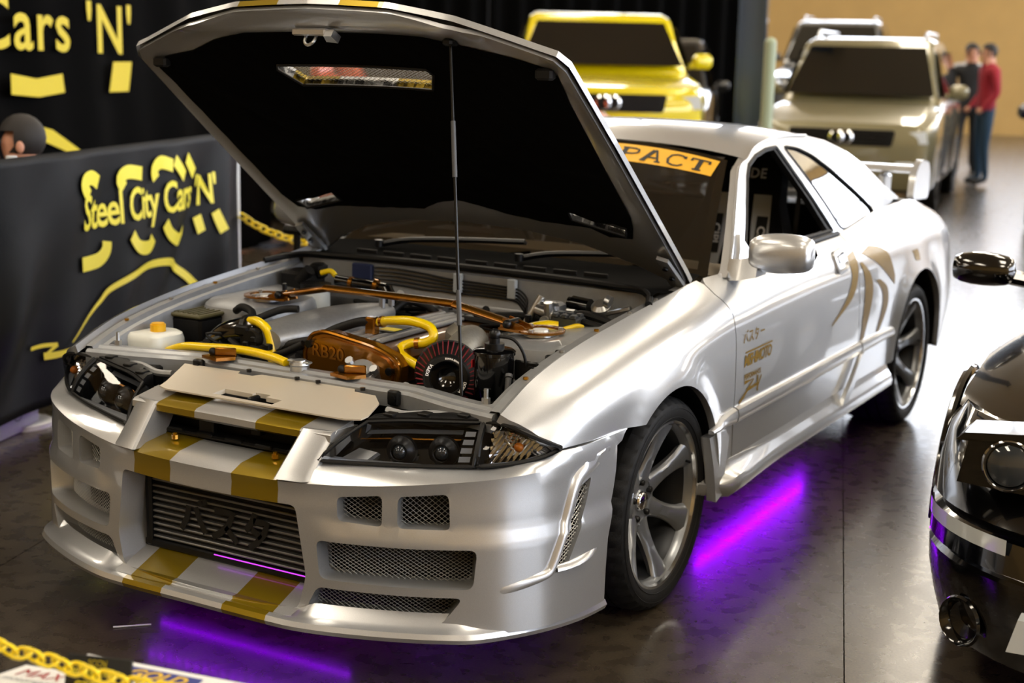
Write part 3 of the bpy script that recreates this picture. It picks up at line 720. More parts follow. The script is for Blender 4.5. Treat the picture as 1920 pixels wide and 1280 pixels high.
for sg in SX:
    fL = lens(HB, HT, sg); b = B(); b.grid(fL, 24, 8); hl = b.make('headlamp_lens', 'lamp_clear', car, 60)
    fi = lens(HB, HT, sg, .0, .055); b = B(); b.grid(fi, 16, 4)
    for v in (0, 1): b.grid(lambda u, w: fL(u, v).lerp(fi(u, v), w), 16, 1)
    for u in (0, 1): b.grid(lambda v, w: fL(u, v).lerp(fi(u, v), w), 6, 1)
    b.make('lamp_bowl', 'black_gloss', hl, 30)
    b = B(); ed = [fL(u/20, 0) for u in range(21)]+[fL(1, v/6) for v in range(1, 7)]+[fL(1-u/20, 1) for u in range(1, 21)]+[fL(0, 1-v/6) for v in range(1, 6)]
    b.tube(ed, .005, 6, closed=True); b.make('lens_rim', 'black_plastic', hl)
    for u in (.40, .72):
        c = lens(HB, HT, sg, 0, .040)(u, .40); ax = Vector((sg*.25, -.95, .1)).normalized()
        b = B(); b.lathe([(.020, .016), (.022, .018), (.030, .006), (.038, .002), (.040, -.01)], c, ax, 24); pj = b.make('projector_ring', 'black_metal', hl)
        b = B(); b.lathe([(.0, .024), (.010, .022), (.017, .015), (.020, .004), (.020, -.01)], c, ax, 20); b.make('projector_glass', mat('lens_dark', '2a3036', .05, 0, 1), hl)
    # small reflector wedge and printed scales
    b = B(); p = [fi(.03, .1), fi(.22, .1), fi(.25, .35), fi(.10, .45)]; q = [x+Vector((0, -.012, .008)) for x in p]; b.loft([p, q]); b.make('reflector_wedge', 'alloy', hl, 0)
    b = B(); b.grid(lambda u, v: lens(HB, HT, sg, .0, .034)(.02+.80*u, .80+.10*v), 10, 1); b.make('bright_strip', 'gunmetal', hl, 0)
    b = B(); b.grid(lambda u, v: lens(HB, HT, sg, .0, .033)(.02+.80*u, .66+.03*v), 10, 1); b.make('amber_strip', 'bronze', hl, 0)
    for k in range(4):
        b = B(); b.grid(lambda u, v: lens(HB, HT, sg, .012, .004)(.86+.09*u, .10+.19*k+.12*v), 2, 1)
        sc = b.make('scale_plate', mat('scale_grey', '6c6e72', .5), hl, 0)
    fC = lens(CB, CT, sg, .012); b = B(); b.grid(fC, 18, 8); cl = b.make('corner_lamp_lens', 'lamp_clear', car, 60)
    fc = lens(CB, CT, sg, .0, .03); b = B()
    # faceted reflector
    P = []; nu, nv = 22, 9
    for j in range(nv+1):
        for i in range(nu+1):
            p = fc(.08+.80*i/nu, .08+.84*j/nv); P.append(p+Vector((0, -.006 if (i+j) % 2 else .0, 0)))
    b.add(P, [(j*(nu+1)+i, j*(nu+1)+i+1, (j+1)*(nu+1)+i+1, (j+1)*(nu+1)+i) for j in range(nv) for i in range(nu)]); b.make('faceted_reflector', 'chrome', cl, 0)
    b = B(); b.grid(lens(CB, CT, sg, .0, .042), 10, 4)
    for v in (0, 1): b.grid(lambda u, w: fC(u, v).lerp(lens(CB, CT, sg, .0, .042)(u, v), w), 12, 1)
    b.make('lamp_bowl', 'black_gloss', cl, 30)
    b = B(); ed = [fC(u/16, 0) for u in range(17)]+[fC(1, v/4) for v in range(1, 5)]+[fC(1-u/16, 1) for u in range(1, 17)]+[fC(0, 1-v/5) for v in range(1, 5)]
    b.tube(ed, .006, 6, closed=True); b.make('lens_rim', 'black_plastic', cl)
    b = B(); c = lens(CB, CT, sg, 0, .018)(.45, .5); b.sphere(c, .012); b.make('amber_bulb', 'amber', cl)
    # black bracket over the lens
    b = B(); T = [Vector(p) for p in cr(HT, 6)]; rings = []
    for i, p in enumerate(T):
        w = .045+.01*math.sin(i*1.3); rings.append([Vector((sg*(p.x+dx), p.y+dy, p.z+dz)) for dx, dy, dz in ((0, -.002, -.004), (0, -.002, .010), (.006, w*.5, .018), (.012, w, .016), (.012, w, -.02))])
    b.loft(rings); b.make('lamp_bracket', 'black_plastic', hl, 35)
    for k in (3, 8, 14):
        p = T[k]; b = B(); b.box((sg*(p.x+.006), p.y+.02, p.z+.016), (.03, .03, .008), bev=.002); b.make('bracket_clip', 'black_plastic', hl, 30)

# ---------------------------------------------------------------- wheels
def make_wheel():
    b = B(); RX = Vector((1, 0, 0))
    b.lathe([(.2435, -.004), (.2405, .001), (.234, 0), (.2315, -.010), (.226, -.016), (.222, -.034)], (0, 0, 0), RX, 64)
    # hub
    b.lathe([(.0, -.070), (.030, -.070), (.034, -.074), (.046, -.074), (.070, -.066), (.080, -.074), (.083, -.09), (.083, -.12), (0, -.12)], (0, 0, 0), RX, 42)
    for k in range(7):
        a = 2*PI*k/7+.449; rings = []
        for i in range(11):
            t = i/10; r = .058+(.226-.058)*t; x = -.066+.052*t**1.3; w = .037-.012*math.sin(PI*min(1, t*1.05))+.008*sm(t, .75, 1); dp = .034-.008*t
            c, s_ = math.cos(a), math.sin(a)
            sec = [(-w*.55, 0), (w*.55, 0), (w*.86, -.006), (w, -.014), (w*.86, -dp), (-w*.86, -dp), (-w, -.014), (-w*.86, -.006)]
            rings.append([Vector((x+dx, r*c-q*s_, r*s_+q*c)) for q, dx in sec])
        b.loft(rings)
    w = b.make('wheel', 'gunmetal', car, 35)
    b = B(); b.lathe([(.222, -.034), (.208, -.06), (.203, -.20), (.232, -.215), (.236, -.235)], (0, 0, 0), RX, 56); b.make('rim_barrel', mat('barrel_dark', '24262a', .4, .6), w, 40)
    b = B(); b.lathe([(.2440, -.004), (.2415, .0022), (.2335, .0012), (.2310, -.009)], (0, 0, 0), RX, 72); b.make('rim_lip', 'rim_lip', w, 60)
    b = B(); n = 120; prof = [(.232, -.006), (.244, .005), (.258, .010), (.275, .0115), (.289, .007), (.299, -.004), (.3055, -.018), (.3075, -.030), (.308, -.055), (.302, -.056), (.302, -.064), (.308, -.065), (.308, -.105), (.301, -.106), (.301, -.116), (.308, -.117), (.308, -.157), (.302, -.158), (.302, -.166), (.308, -.167), (.307, -.20), (.300, -.225), (.27, -.24), (.235, -.235)]
    b.lathe(prof, (0, 0, 0), RX, n); K = len(prof)
    for i in range(n):
        if i % 3 == 0:
            for k in (5, 6, 7):
                v = b.v[i*K+k]; rr = math.hypot(v.y, v.z); q = (rr-.007)/rr; b.v[i*K+k] = Vector((v.x-.003, v.y*q, v.z*q))
        elif i % 3 == 1:
            pass
    b.make('tyre', 'tyre', w, 35)
    b = B(); b.lathe([(.2765, .0122), (.2775, .0128), (.2785, .0122)], (0, 0, 0), RX, 80); b.lathe([(.251, .0085), (.252, .0100), (.253, .0090)], (0, 0, 0), RX, 80); b.make('sidewall_ring', 'tyre', w, 60)
    for k in range(5):
        a = 2*PI*k/5+.4; p = Vector((0, .055*math.cos(a), .055*math.sin(a)))
        b = B(); b.lathe([(.0, -.060), (.007, -.060), (.0095, -.063), (.0095, -.078)], p, RX, 10); b.make('lug_nut', 'black_metal', w)
    b = B(); b.lathe([(.0, -.058), (.022, -.059), (.028, -.064), (.030, -.072)], (0, 0, 0), RX, 24); b.make('center_cap', 'chrome', w)
    b = B(); b.lathe([(.05, -.15), (.165, -.15), (.165, -.175), (.05, -.175)], (0, 0, 0), RX, 40); b.make('brake_disc', mat('disc_dark', '2c2c2e', .4, .8), w)
    b = B(); b.box((-.16, .12, .03), (.07, .06, .15), bev=.012); b.make('brake_caliper', 'black_metal', w, 30)
    b = B(); b.cyl((-.03, .20, .08), (-.005, .195, .078), .004, n=8); b.make('valve_stem', 'rubber', w)
    return w
wh = make_wheel(); first = True
for y in (0, 2.615):
    for sg in SX:
        o = wh if first else copy_tree(wh, car); first = False
        o.location = (sg*.826, y, .304); o.rotation_euler = (random.uniform(-.4, .4) if not (y == 0 and sg > 0) else .0, 0, 0 if sg > 0 else PI)
# purple light strips under the sills and nose
for sg in SX:
    b = B(); b.box((sg*.585, 1.42, .185), (.012, 1.12, .010)); b.make('underglow_strip', 'underglow', car, 0)
b = B(); b.box((-.06, -.735, .07), (.66, .010, .008)); b.make('underglow_strip', mat('added_glow', 'b030ff', .5, emit=7, ecol='8c00f0'), car, 0)  # extra strip added out of sight to strengthen the purple glow on the floor
b = B(); b.box((0, 0, 0), (.012, .010, .006)); led = b.make('underglow_led', mat('led_purple', 'b030ff', .5, emit=28, ecol='9000f0'), car, 0); led.location = (-.42, -.745, .17)
for k in range(1, 26):
    o = led.copy(); COL.objects.link(o); o.parent = car; o.location = (-.42+.033*k, -.745, .17)
# underbody
b = B(); b.box((0, 1.3, .235), (1.0, 4.2, .03)); b.box((0, 1.2, .245), (1.58, 1.75, .03)); b.make('underbody', 'black_plastic', car, 0)
# ---------------------------------------------------------------- open hood: plane coordinates (x, v along hood, w outward)
HO = Vector((0, .408, .893)); HD = Vector((0, -.889, .680)).normalized(); HN = Vector((0, -HD.z*-1, 0)); HN = Vector((0, HD.z, -HD.y))
def hood(x, v, d=0):
    w = .046*(1-(x/.71)**2)*(.7+.3*sm(v, .2, 1.0))-.05*max(0, v-1.0)**2*2
    return HO+Vector((x, 0, 0))+HD*v+HN*(w-d)
fr = [(0, 1.235), (.25, 1.226), (.43, 1.188), (.55, 1.140), (.64, 1.105), (.69, 1.088), (.712, 1.05)]
rr_ = [(.712, .05), (.708, -.01), (.66, -.025), (.55, .062), (.39, .142), (.23, .178), (0, .195)]
ho = fr+[(.716, .7), (.714, .35)]+rr_; ho = ho+[(-x, v) for x, v in reversed(ho[1:-1])]
vent = [(-.262, .965), (-.215, .895), (.225, .895), (.262, .965), (.25, .985), (-.25, .985)]
slotn = [(.42, .300), (.585, .248), (.600, .295), (.43, .350)]; slotf = [(-x, v) for x, v in reversed(slotn)]
b = B(); patch(b, ho, [vent, slotn, slotf], hood, step=.05, ostep=.035, walls=.03, owall=(0, .004, .018))
hd = b.make('hood', 'silver_striped', car, 40)
inner = [(0, 1.225), (.25, 1.216), (.43, 1.178), (.55, 1.13), (.68, 1.08), (.700, 1.04), (.704, .7), (.702, .35), (.700, .05), (.695, 0), (.66, -.015), (.55, .072), (.39, .152), (.23, .188), (0, .205)]; inner = inner+[(-x, v) for x, v in reversed(inner[1:-1])]
lin_o = [(0, 1.128), (.19, 1.132), (.30, 1.128), (.42, 1.098), (.55, 1.072), (.645, 1.045), (.668, 1.02), (.655, .9), (.645, .62), (.638, .36), (.625, .30), (.60, .235), (.52, .225), (.47, .262), (.30, .262), (.18, .285), (.10, .318), (.03, .335), (-.05, .312), (-.12, .27), (-.30, .262), (-.46, .262), (-.56, .235), (-.62, .255), (-.642, .33), (-.65, .62), (-.66, .95), (-.665, 1.02), (-.61, 1.045), (-.50, 1.06), (-.40, 1.10), (-.27, 1.13)]
def ridge(x, v):
    d = 0
    for (x0, v0, x1, v1) in ((-.60, .98, -.10, .42), (.60, .98, .10, .42), (-.22, .86, -.22, .40), (-.60, .62, -.05, .64), (.05, .64, .60, .60), (-.52, .32, -.10, .60), (.52, .32, .10, .60)):
        dx, dv = x1-x0, v1-v0; t = max(0, min(1, ((x-x0)*dx+(v-v0)*dv)/(dx*dx+dv*dv))); d = max(d, math.exp(-(math.hypot(x-x0-dx*t, v-v0-dv*t)/.03)**2))
    return d
b = B(); patch(b, inner, [lin_o], lambda x, v, d: hood(x, v, .026+.018*math.exp(-((v-1.165-.02*(x/.6)**2*0)/.03)**2)*sm(-abs(x), -.52, -.38)-.012*math.exp(-((abs(x)-.675)/.012)**2)*sm(-v, -1.0, -.9)+d), step=.028, ostep=.03, walls=-.012, owall=-.012); b.make('hood_frame', 'silver', hd, 50)
b = B(); patch(b, lin_o, [vent, slotn, slotf], lambda x, v, d: hood(x, v, .028+.012*ridge(x, v)+.008*sm(min(1, abs(math.sin(x*37+v*23))), 0, 1)*.2-d), step=.03, ostep=.03, walls=.02); b.make('hood_liner', 'liner', hd, 60)
for vp in (vent, slotn, slotf):
    b = B(); lattice(b, vp, lambda x, v, d: hood(x, v, .014+d), pitch=(.017, .010), r=.0008); tag(b.make('vent_mesh', 'mesh_metal', hd, 0), kind='stuff')
    b = B(); b.tube([hood(x, v, .032) for x, v in resample(vp, .04)], .004, 5, closed=True); b.make('vent_rim', 'black_plastic', hd)
# latch striker
b = B(); b.box(hood(-.02, 1.155, .05), (.11, .03, .02), bev=.004); lt = b.make('latch_plate', 'silver', hd, 30)
b = B(); b.tube(cr([hood(-.035, 1.150, .05), hood(-.034, 1.148, .075), hood(-.02, 1.146, .086), hood(-.004, 1.148, .075), hood(-.003, 1.15, .05)], 4), .0045, 8); b.make('latch_hoop', 'alloy', hd)
b = B(); b.loft([[hood(x, v, .048+q) for x, v in ((.03, 1.14), (.065, 1.135), (.06, 1.165), (.035, 1.165))] for q in (0, .022)]); b.make('safety_catch', 'alloy', hd, 30)
for x in (-.63, .64):
    b = B(); b.box(hood(x, 1.03, .035), (.05, .03, .03), bev=.006); b.make('rubber_stop', 'rubber', hd, 30)
for sg in SX:
    f = lambda u, v, w: hood(sg*u, v, .030+w)
    b = B(); b.prism([(.655, .16), (.69, .15), (.70, .02), (.695, -.06), (.665, -.075), (.65, .02)], f, .012); hg = b.make('hood_hinge', 'raw_alu', hd, 30)
    for u, v in ((.672, .115), (.676, .06)):
        b = B(); b.cyl(f(u, v, .012), f(u, v, .020), .009, n=6); b.make('hinge_bolt', 'black_metal', hd)
    b = B(); b.tube([f(.68, -.05, .01), Vector((sg*.672, .40, .852)), Vector((sg*.66, .33, .835))], .010, 8); b.make('hinge_arm', 'black_metal', hd)
# prop rod
p0, p1 = Vector((.531, -.62, .700)), hood(.395, 1.115, .035)
b = B(); b.cyl(p0, p1, .0042, n=10); pr = b.make('prop_rod', 'black_metal', car)
for t0, t1 in ((.20, .30), (.62, .78)):
    b = B(); b.cyl(p0.lerp(p1, t0), p0.lerp(p1, t1), .0065, n=10); b.make('rod_sleeve', mat('grey_rubber', '4a4c50', .5), pr)
b = B(); b.box(hood(.395, 1.115, .03), (.03, .05, .02), bev=.006); b.make('rod_socket', 'black_plastic', hd, 30)

# ---------------------------------------------------------------- engine bay structure
hl_ = ROWS[5]
def hline(y): x, z = interp(hl_, y); return x, z
for sg in SX:
    ys = [-.70+1.12*i/20 for i in range(21)]; rings = []
    for y in ys:
        x, z = hline(y); rings.append([Vector((sg*(x-dx), y, z-dz)) for dx, dz in ((.0, .018), (.012, .020), (.018, .012), (.042, .012), (.050, .024), (.066, .026), (.072, .06), (.080, .25), (.09, .42))])
    b = B(); b.loft(rings, closed=False); ap = b.make('inner_fender', 'bay_grey', car, 35)
    for k, y in enumerate((-.55, -.36, -.16, .05, .22)):
        x, z = hline(y); b = B(); b.cyl((sg*(x-.03), y, z-.012), (sg*(x-.03), y, z-.006), .007, n=6); b.make('flange_bolt', 'gold' if k in (0, 2) else 'alloy', ap)
    # strut tower
    tp = rrect([(.40, -.27), (.60, -.30), (.655, -.20), (.655, .10), (.58, .14), (.44, .06), (.385, -.05)], .05, 4)
    cxy = (.52, -.09)
    rg = lambda k, z, dz=0: [Vector((sg*(cxy[0]+(x-cxy[0])*k), cxy[1]+(y-cxy[1])*k, z+.05*max(0, x-.45)*(1 if z > .6 else 0))) for x, y in tp]
    b = B(); b.loft([rg(1.12, .45), rg(1.08, .72), rg(1.02, .760), rg(.95, .770), rg(.5, .772)]); tw = b.make('strut_tower', 'bay_grey', car, 35)
    c = Vector((sg*.489, -.135, .778))
    b = B(); b.lathe([(.0, .014), (.022, .014), (.026, .006), (.046, .004), (.048, -.004)], c, (0, 0, 1), 28); b.make('strut_mount', 'alloy', tw)
    for k in range(3):
        a = 2*PI*k/3+.5; q = c+Vector((.056*math.cos(a), .056*math.sin(a), .006)); b = B(); b.cyl(q, q+Vector((0, 0, .014)), .007, n=6); b.make('mount_nut', 'alloy', tw)
b = B(); b.box((0, .0, .44), (1.24, 1.3, .04)); b.make('bay_floor', 'black_plastic', car, 0)
b = B()
b.loft([[Vector((x, y, z)) for x in [-.64+1.28*i/16 for i in range(17)]] for y, z in ((.22, .45), (.20, .70), (.20, .742), (.235, .752), (.243, .765), (.246, .855), (.27, .862))], closed=False); fw = b.make('firewall', 'bay_grey', car, 35)
b = B(); b.loft([[Vector((x, y-.10*(abs(x)/.69)**4, z)) for x in [-.69+1.38*i/16 for i in range(17)]] for y, z in ((.262, .866), (.30, .872), (.36, .862), (.46, .858), (.56, .874), (.62, .886))], closed=False); cw = b.make('cowl_panel', mat('cowl_black', '040404', .95, spec=.06), car, 40)
b = B(); b.tube(cr([(-.705, .12, .850), (-.66, .20, .862), (-.58, .245, .868), (-.3, .255, .874), (0, .258, .876), (.3, .255, .874), (.58, .245, .868), (.66, .20, .862), (.70, .12, .848)], 6), .011, 8); b.make('hood_seal', 'rubber', cw)
for k in range(9):
    b = B(); b.box((-.50+.11*k, .42+.0*k, .868), (.085, .006, .014), bev=.002); b.make('cowl_louvre', 'black_plastic', cw, 30)
for x0, x1 in ((-.50, .02), (.06, .56)):
    b = B(); pts = cr([(x0, .50, .885), (x0+.2*(x1-x0), .53, .905), (x0+.6*(x1-x0), .565, .918), (x1, .60, .925)], 5); b.tube(pts, .009, 6); wa = b.make('wiper_arm', 'black_metal', car)
    b = B(); b.tube([Vector((p.x, p.y+.012, p.z-.006)) for p in pts], .006, 5); b.make('wiper_blade', 'rubber', wa); b = B(); b.cyl((x0, .49, .875), (x0, .49, .90), .014, n=12); b.make('wiper_pivot', 'black_metal', wa)
# radiator support
b = B(); rings = []
for x, y, z in ((-.675, -.67, .690), (-.52, -.63, .688), (-.40, -.585, .686), (-.37, -.575, .686), (.37, -.575, .686), (.40, -.585, .686), (.52, -.63, .688), (.675, -.67, .690)):
    rings.append([Vector((x, y+dy, z+dz)) for dy, dz in ((-.045, -.045), (-.045, -.008), (-.038, 0), (-.02, .001), (-.012, .008), (.012, .008), (.02, .001), (.042, 0), (.046, -.04))])
b.loft(rings); rs = b.make('radiator_support', 'bay_grey', car, 30)
for sg in SX:
    b = B(); b.cyl((sg*.617, -.645, .690), (sg*.617, -.645, .712), .011, n=6); b.cyl((sg*.617, -.645, .712), (sg*.617, -.645, .735), .006, n=8); b.make('bump_stop', 'alloy', rs, 30)
    b = B(); b.box((sg*.33, -.626, .668), (.035, .018, .04), bev=.004); b.cyl((sg*.33, -.640, .668), (sg*.33, -.634, .668), .011, n=8); b.make('latch_bracket', 'black_metal', rs, 30)
    # headlight tray behind lamp
    b = B(); b.loft([[Vector((sg*x, y, z)) for x, y in ((.38, -.72), (.66, -.66), (.68, -.60), (.42, -.62))] for z in (.54, .56)]); b.make('lamp_tray', 'black_plastic', rs, 30)
    b = B(); b.tube(cr([(sg*.36, -.70, .655), (sg*.42, -.70, .652), (sg*.50, -.68, .66), (sg*.60, -.67, .652)], 5), .010, 8); b.make('lamp_pipe', 'raw_alu', rs)
    b = B(); b.box((sg*.49, -.655, .63), (.09, .03, .06), bev=.006); b.make('lamp_motor', 'black_plastic', rs, 30)
    b = B(); b.box((sg*.56, -.665, .655), (.016, .016, .02)); b.make('yellow_plug', 'yellow', rs, 0)
for x, y in ((-.27, -.60), (.155, -.575)):
    b = B(); b.loft([[Vector((x+dx, y+dy, z)) for dx, dy in ((-.045, -.03), (.02, -.045), (.05, .0), (.03, .03), (-.02, .02))] for z in (.694, .703)]); b.box((x+.015, y, .714), (.06, .012, .022), Matrix.Rotation(.5, 3, 'Z'), bev=.003); br = b.make('mount_bracket', 'bronze', rs, 30)
    b = B(); b.sphere((x-.02, y-.012, .712), .012); b.make('bracket_knob', 'black_plastic', rs)
cp = [(-.372, -.637), (-.18, -.628), (-.17, -.648), (-.12, -.648), (-.105, -.626), (.20, -.618), (.215, -.64), (.285, -.645), (.335, -.70), (.372, -.80), (.372, -.83), (.335, -.848), (-.24, -.855), (-.275, -.842), (-.29, -.80)]
slot = [(-.10, -.832), (.10, -.836), (.10, -.796), (.045, -.792), (.045, -.772), (-.005, -.772), (-.005, -.786), (-.10, -.782)]
b = B(); patch(b, cp, [slot], lambda x, y, d: Vector((x, y, .660+.02*(y+.84)/.2*.6-d)), step=.06, ostep=.04, walls=.012, owall=.004); cpn = b.make('cooling_panel', mat('brushed_panel', 'd6cdbd', .42, .3, .2), car, 40)
b = B(); b.box((.0, -.80, .63), (.2, .05, .02)); b.box((.012, -.80, .648), (.016, .04, .03), bev=.004); b.make('hood_latch', 'black_metal', cpn, 30)
for x in (-.145, .02, .09, .235):
    b = B(); b.cyl((x, -.632, .676), (x, -.632, .684), .007, n=6); b.make('panel_screw', 'black_metal', cpn)

# ---------------------------------------------------------------- engine
vcp = [(-.092, .655), (-.098, .705), (-.078, .752), (-.055, .766), (-.02, .772), (.069, .760), (.14, .748), (.198, .727), (.222, .700), (.216, .655)]
b = B(); b.prism(vcp, lambda x, z, w: Vector((x, -.445+w, z)), .05)
sc_ = [((x-.06)*.90+.06, (z-.70)*.86+.697) for x, z in vcp]
b.prism(sc_, lambda x, z, w: Vector((x, -.452+w, z)), .01); vc = b.make('timing_cover', 'bronze', car, 30)
b = B(); b.tube([Vector((x, -.444, z)) for x, z in cr(vcp, 4)], .007, 8); b.make('cover_rim', 'bronze', vc)
lettering('cover_lettering', 'RB20', lambda u, v: Vector((-.012+u, -.4545, .716-.07*u+v)), mat('bronze_light', 'd9943f', .25, .9), vc, size=.050, bold=.0008, space=1.05)
for x, z in ((-.075, .735), (.198, .69)):
    b = B(); b.cyl((x, -.462, z), (x, -.44, z), .011, n=10); b.make('cover_bolt', 'black_metal', vc)
b = B(); prof = [(-.09, .64), (-.088, .71), (-.06, .742), (-.02, .750), (.02, .738), (.08, .736), (.12, .742), (.16, .738), (.205, .715), (.21, .64)]
b.loft([[Vector((x, y, z)) for x, z in prof] for y in (-.40, -.2, .0, .15)]); hv = b.make('cam_cover', 'bronze_dark', car, 30)
for k, (x, w) in enumerate(((.0, .022), (.033, .022), (.066, .022), (.10, .022))):
    b = B(); b.box((x, -.12, .748), (w, .50, .012), bev=.004); b.make('coil_cover_rib', 'raw_alu', hv, 30)
b = B(); b.box((.05, -.22, .7555), (.06, .10, .002)); b.make('sticker', mat('sticker', '1a1806', .4), hv, 0); b = B(); b.box((.05, -.235, .757), (.055, .04, .001)); b.make('sticker_stripe', 'yellow', hv, 0)
b = B(); b.box((.06, -.1, .56), (.42, .9, .18)); b.make('engine_block', 'black_metal', car, 0)
b = B(); b.box((.03, -.30, .775), (.034, .03, .052), bev=.004); b.cyl((-.0, -.30, .785), (.07, -.30, .785), .011, n=10); b.make('breather_block', 'bronze', hv, 30)
# hoses
def hose(name, pts, r, m, parent=None, n=6, seg=10):
    b = B(); b.tube(cr(pts, n), r, seg); return b.make(name, m, parent or car)
hc = hose('yellow_hose', [(.055, -.30, .788), (.11, -.31, .800), (.17, -.30, .803), (.22, -.29, .790), (.238, -.30, .765), (.215, -.31, .748), (.180, -.32, .745), (.160, -.34, .735), (.168, -.36, .722), (.205, -.38, .712), (.25, -.39, .70)], .0135, 'yellow_hose')
for p, q in (((.062, -.301, .790), (.072, -.302, .792)), ((.200, -.312, .746), (.188, -.316, .745))):
    b = B(); b.cyl(p, q, .0165, n=12); b.make('hose_clamp', 'bronze', hc)
hose('yellow_hose', [(-.30, -.44, .772), (-.265, -.45, .776), (-.228, -.455, .760), (-.212, -.455, .725), (-.203, -.46, .69), (-.195, -.47, .65)], .0135, 'yellow_hose')
hose('yellow_hose', [(-.52, -.55, .674), (-.45, -.555, .698), (-.36, -.555, .706), (-.28, -.555, .712), (-.20, -.555, .713), (-.12, -.56, .708), (-.06, -.575, .702)], .0125, 'yellow_hose')
hose('yellow_hose', [(-.40, -.40, .715), (-.385, -.40, .742), (-.34, -.405, .756), (-.31, -.41, .757)], .008, 'yellow_hose')
hose('yellow_hose', [(.40, -.05, .765), (.44, -.02, .775), (.47, .0, .772)], .02, 'yellow_hose')
hose('yellow_hose', [(.49, -.02, .77), (.52, .02, .78), (.53, .04, .775)], .008, 'yellow_hose')
hose('yellow_hose', [(-.47, .12, .83), (-.44, .13, .838), (-.42, .13, .825)], .009, 'yellow_hose')
for pts, r in (([(-.29, -.36, .68), (-.22, -.36, .69), (-.15, -.35, .715), (-.08, -.33, .755), (-.01, -.31, .782), (.03, -.30, .786)], .014),
               ([(-.26, -.44, .66), (-.20, -.44, .70), (-.14, -.43, .725), (-.10, -.42, .735)], .013),
               ([(-.33, -.47, .65), (-.24, -.47, .672), (-.16, -.46, .70), (-.10, -.45, .73)], .011),
               ([(-.22, -.48, .64), (-.16, -.47, .665), (-.11, -.46, .69)], .016),
               ([(-.36, -.35, .755), (-.30, -.30, .785), (-.25, -.28, .79)], .011),
               ([(-.47, -.30, .765), (-.42, -.33, .785), (-.36, -.36, .78), (-.33, -.40, .765)], .012),
               ([(.05, .16, .72), (.15, .18, .745), (.28, .19, .755), (.40, .16, .75)], .013),
               ([(-.05, .18, .70), (.08, .20, .73), (.2, .2, .735)], .016),
               ([(-.15, .05, .74), (-.12, .10, .775), (-.06, .13, .76), (-.02, .14, .73)], .012),
               ([(.62, -.40, .73), (.655, -.30, .745), (.645, -.22, .75)], .008),
               ([(.60, -.47, .70), (.62, -.50, .675), (.65, -.46, .68)], .005)):
    hose('black_hose', pts, r, 'rubber')
b = B(); b.lathe([(.0, .012), (.018, .012), (.020, .006), (.028, .006), (.030, 0), (.026, -.004), (.026, -.03)], (-.015, -.575, .705), (0, 0, 1), 20); b.box((-.015, -.575, .712), (.075, .018, .006), bev=.002); b.make('radiator_cap', 'alloy', rs, 30)
b = B(); b.lathe([(.0, .03), (.03, .03), (.034, .02), (.046, .016), (.046, .0), (.05, -.02)], (.125, -.475, .675), (.2, -.5, .8), 20)
for a in (.3, 2.3, 4.4): b.cyl((.125+.05*math.cos(a), -.485, .682+.03*math.sin(a)), (.125+.05*math.cos(a), -.497, .695+.03*math.sin(a)), .012, n=8)
b.make('thermostat_housing', 'alloy', car, 30)
# intake plenum
b = B(); rings = []
for i in range(13):
    t = i/12; y = -.46+.50*t; cx = -.235+.075*t; k = (math.sin(PI*min(1, max(0, .12+.80*t))))**.45; wd, ht = .098*k*(1-.25*t), .050*k
    rings.append([Vector((cx+wd*math.copysign(abs(math.cos(a))**.8, math.cos(a)), y, .728+.018*t+ht*math.copysign(abs(math.sin(a))**.9, math.sin(a)))) for a in [2*PI*j/20 for j in range(20)]])
b.loft(rings); pl = b.make('intake_plenum', 'raw_alu', car, 50)
for y in (-.02, .03):
    b = B(); b.cyl((-.13, y, .77), (-.13, y, .80), .010, n=8); b.make('plenum_boss', 'alloy', pl)
b = B(); b.tube(cr([(-.47, -.40, .62), (-.44, -.42, .68), (-.38, -.43, .718), (-.32, -.43, .735), (-.29, -.42, .74)], 5), [.046]*21, 16); ih = b.make('intake_hose', 'black_gloss', car)
b = B(); b.cyl((-.315, -.43, .737), (-.30, -.428, .741), .050, n=20); b.make('hose_clamp', 'black_metal', ih)
b = B(); b.box((-.275, -.45, .715), (.07, .06, .09), bev=.008); b.cyl((-.26, -.49, .73), (-.26, -.44, .73), .026, n=14); b.box((-.25, -.475, .69), (.05, .04, .05), bev=.005); b.box((-.30, -.47, .75), (.05, .03, .03), bev=.005); b.make('throttle_body', 'black_plastic', car, 30)
for k in range(5):
    b = B(); b.box((-.295+.025*k, -.487-.004*(k % 2), .70+.016*((k*7) % 3)), (.02, .02, .018), bev=.003); b.make('connector', 'black_plastic', ih, 30)
# left-hand bay: fuse box, washer tank, reservoir, blue box, lines
b = B(); R5 = Matrix.Rotation(.42, 3, 'Z'); b.box((-.590, -.30, .68), (.13, .20, .13), bev=.008); fb = b.make('fuse_box', 'black_plastic', car, 30)
b = B(); b.box((-.590, -.30, .750), (.138, .208, .012), bev=.004); b.make('box_lid', mat('olive_lid', '4e4a2c', .45), fb, 30)
for k in range(6):
    b = B(); b.box((-.64+.02*k, -.30, .7575), (.007, .18, .003)); b.make('lid_rib', 'olive_lid', fb, 0)
b = B(); rings = []
for z, k in ((.60, .9), (.63, 1), (.70, 1), (.715, .94), (.722, .8)):
    rings.append([Vector((-.605+.092*k*x, -.515+.075*k*y, z)) for x, y in rrect([(-1, -1), (.9, -1), (1, .4), (.6, 1), (-1, .8)], .35)])
b.loft(rings); wt = b.make('washer_tank', 'white_plastic', car, 40)
b = B(); b.cyl((-.585, -.515, .722), (-.585, -.515, .742), .023, n=18); b.cyl((-.585, -.515, .742), (-.585, -.515, .746), .019, n=18); b.make('tank_cap', mat('cap_yellow', 'e8b010', .4), wt, 30)
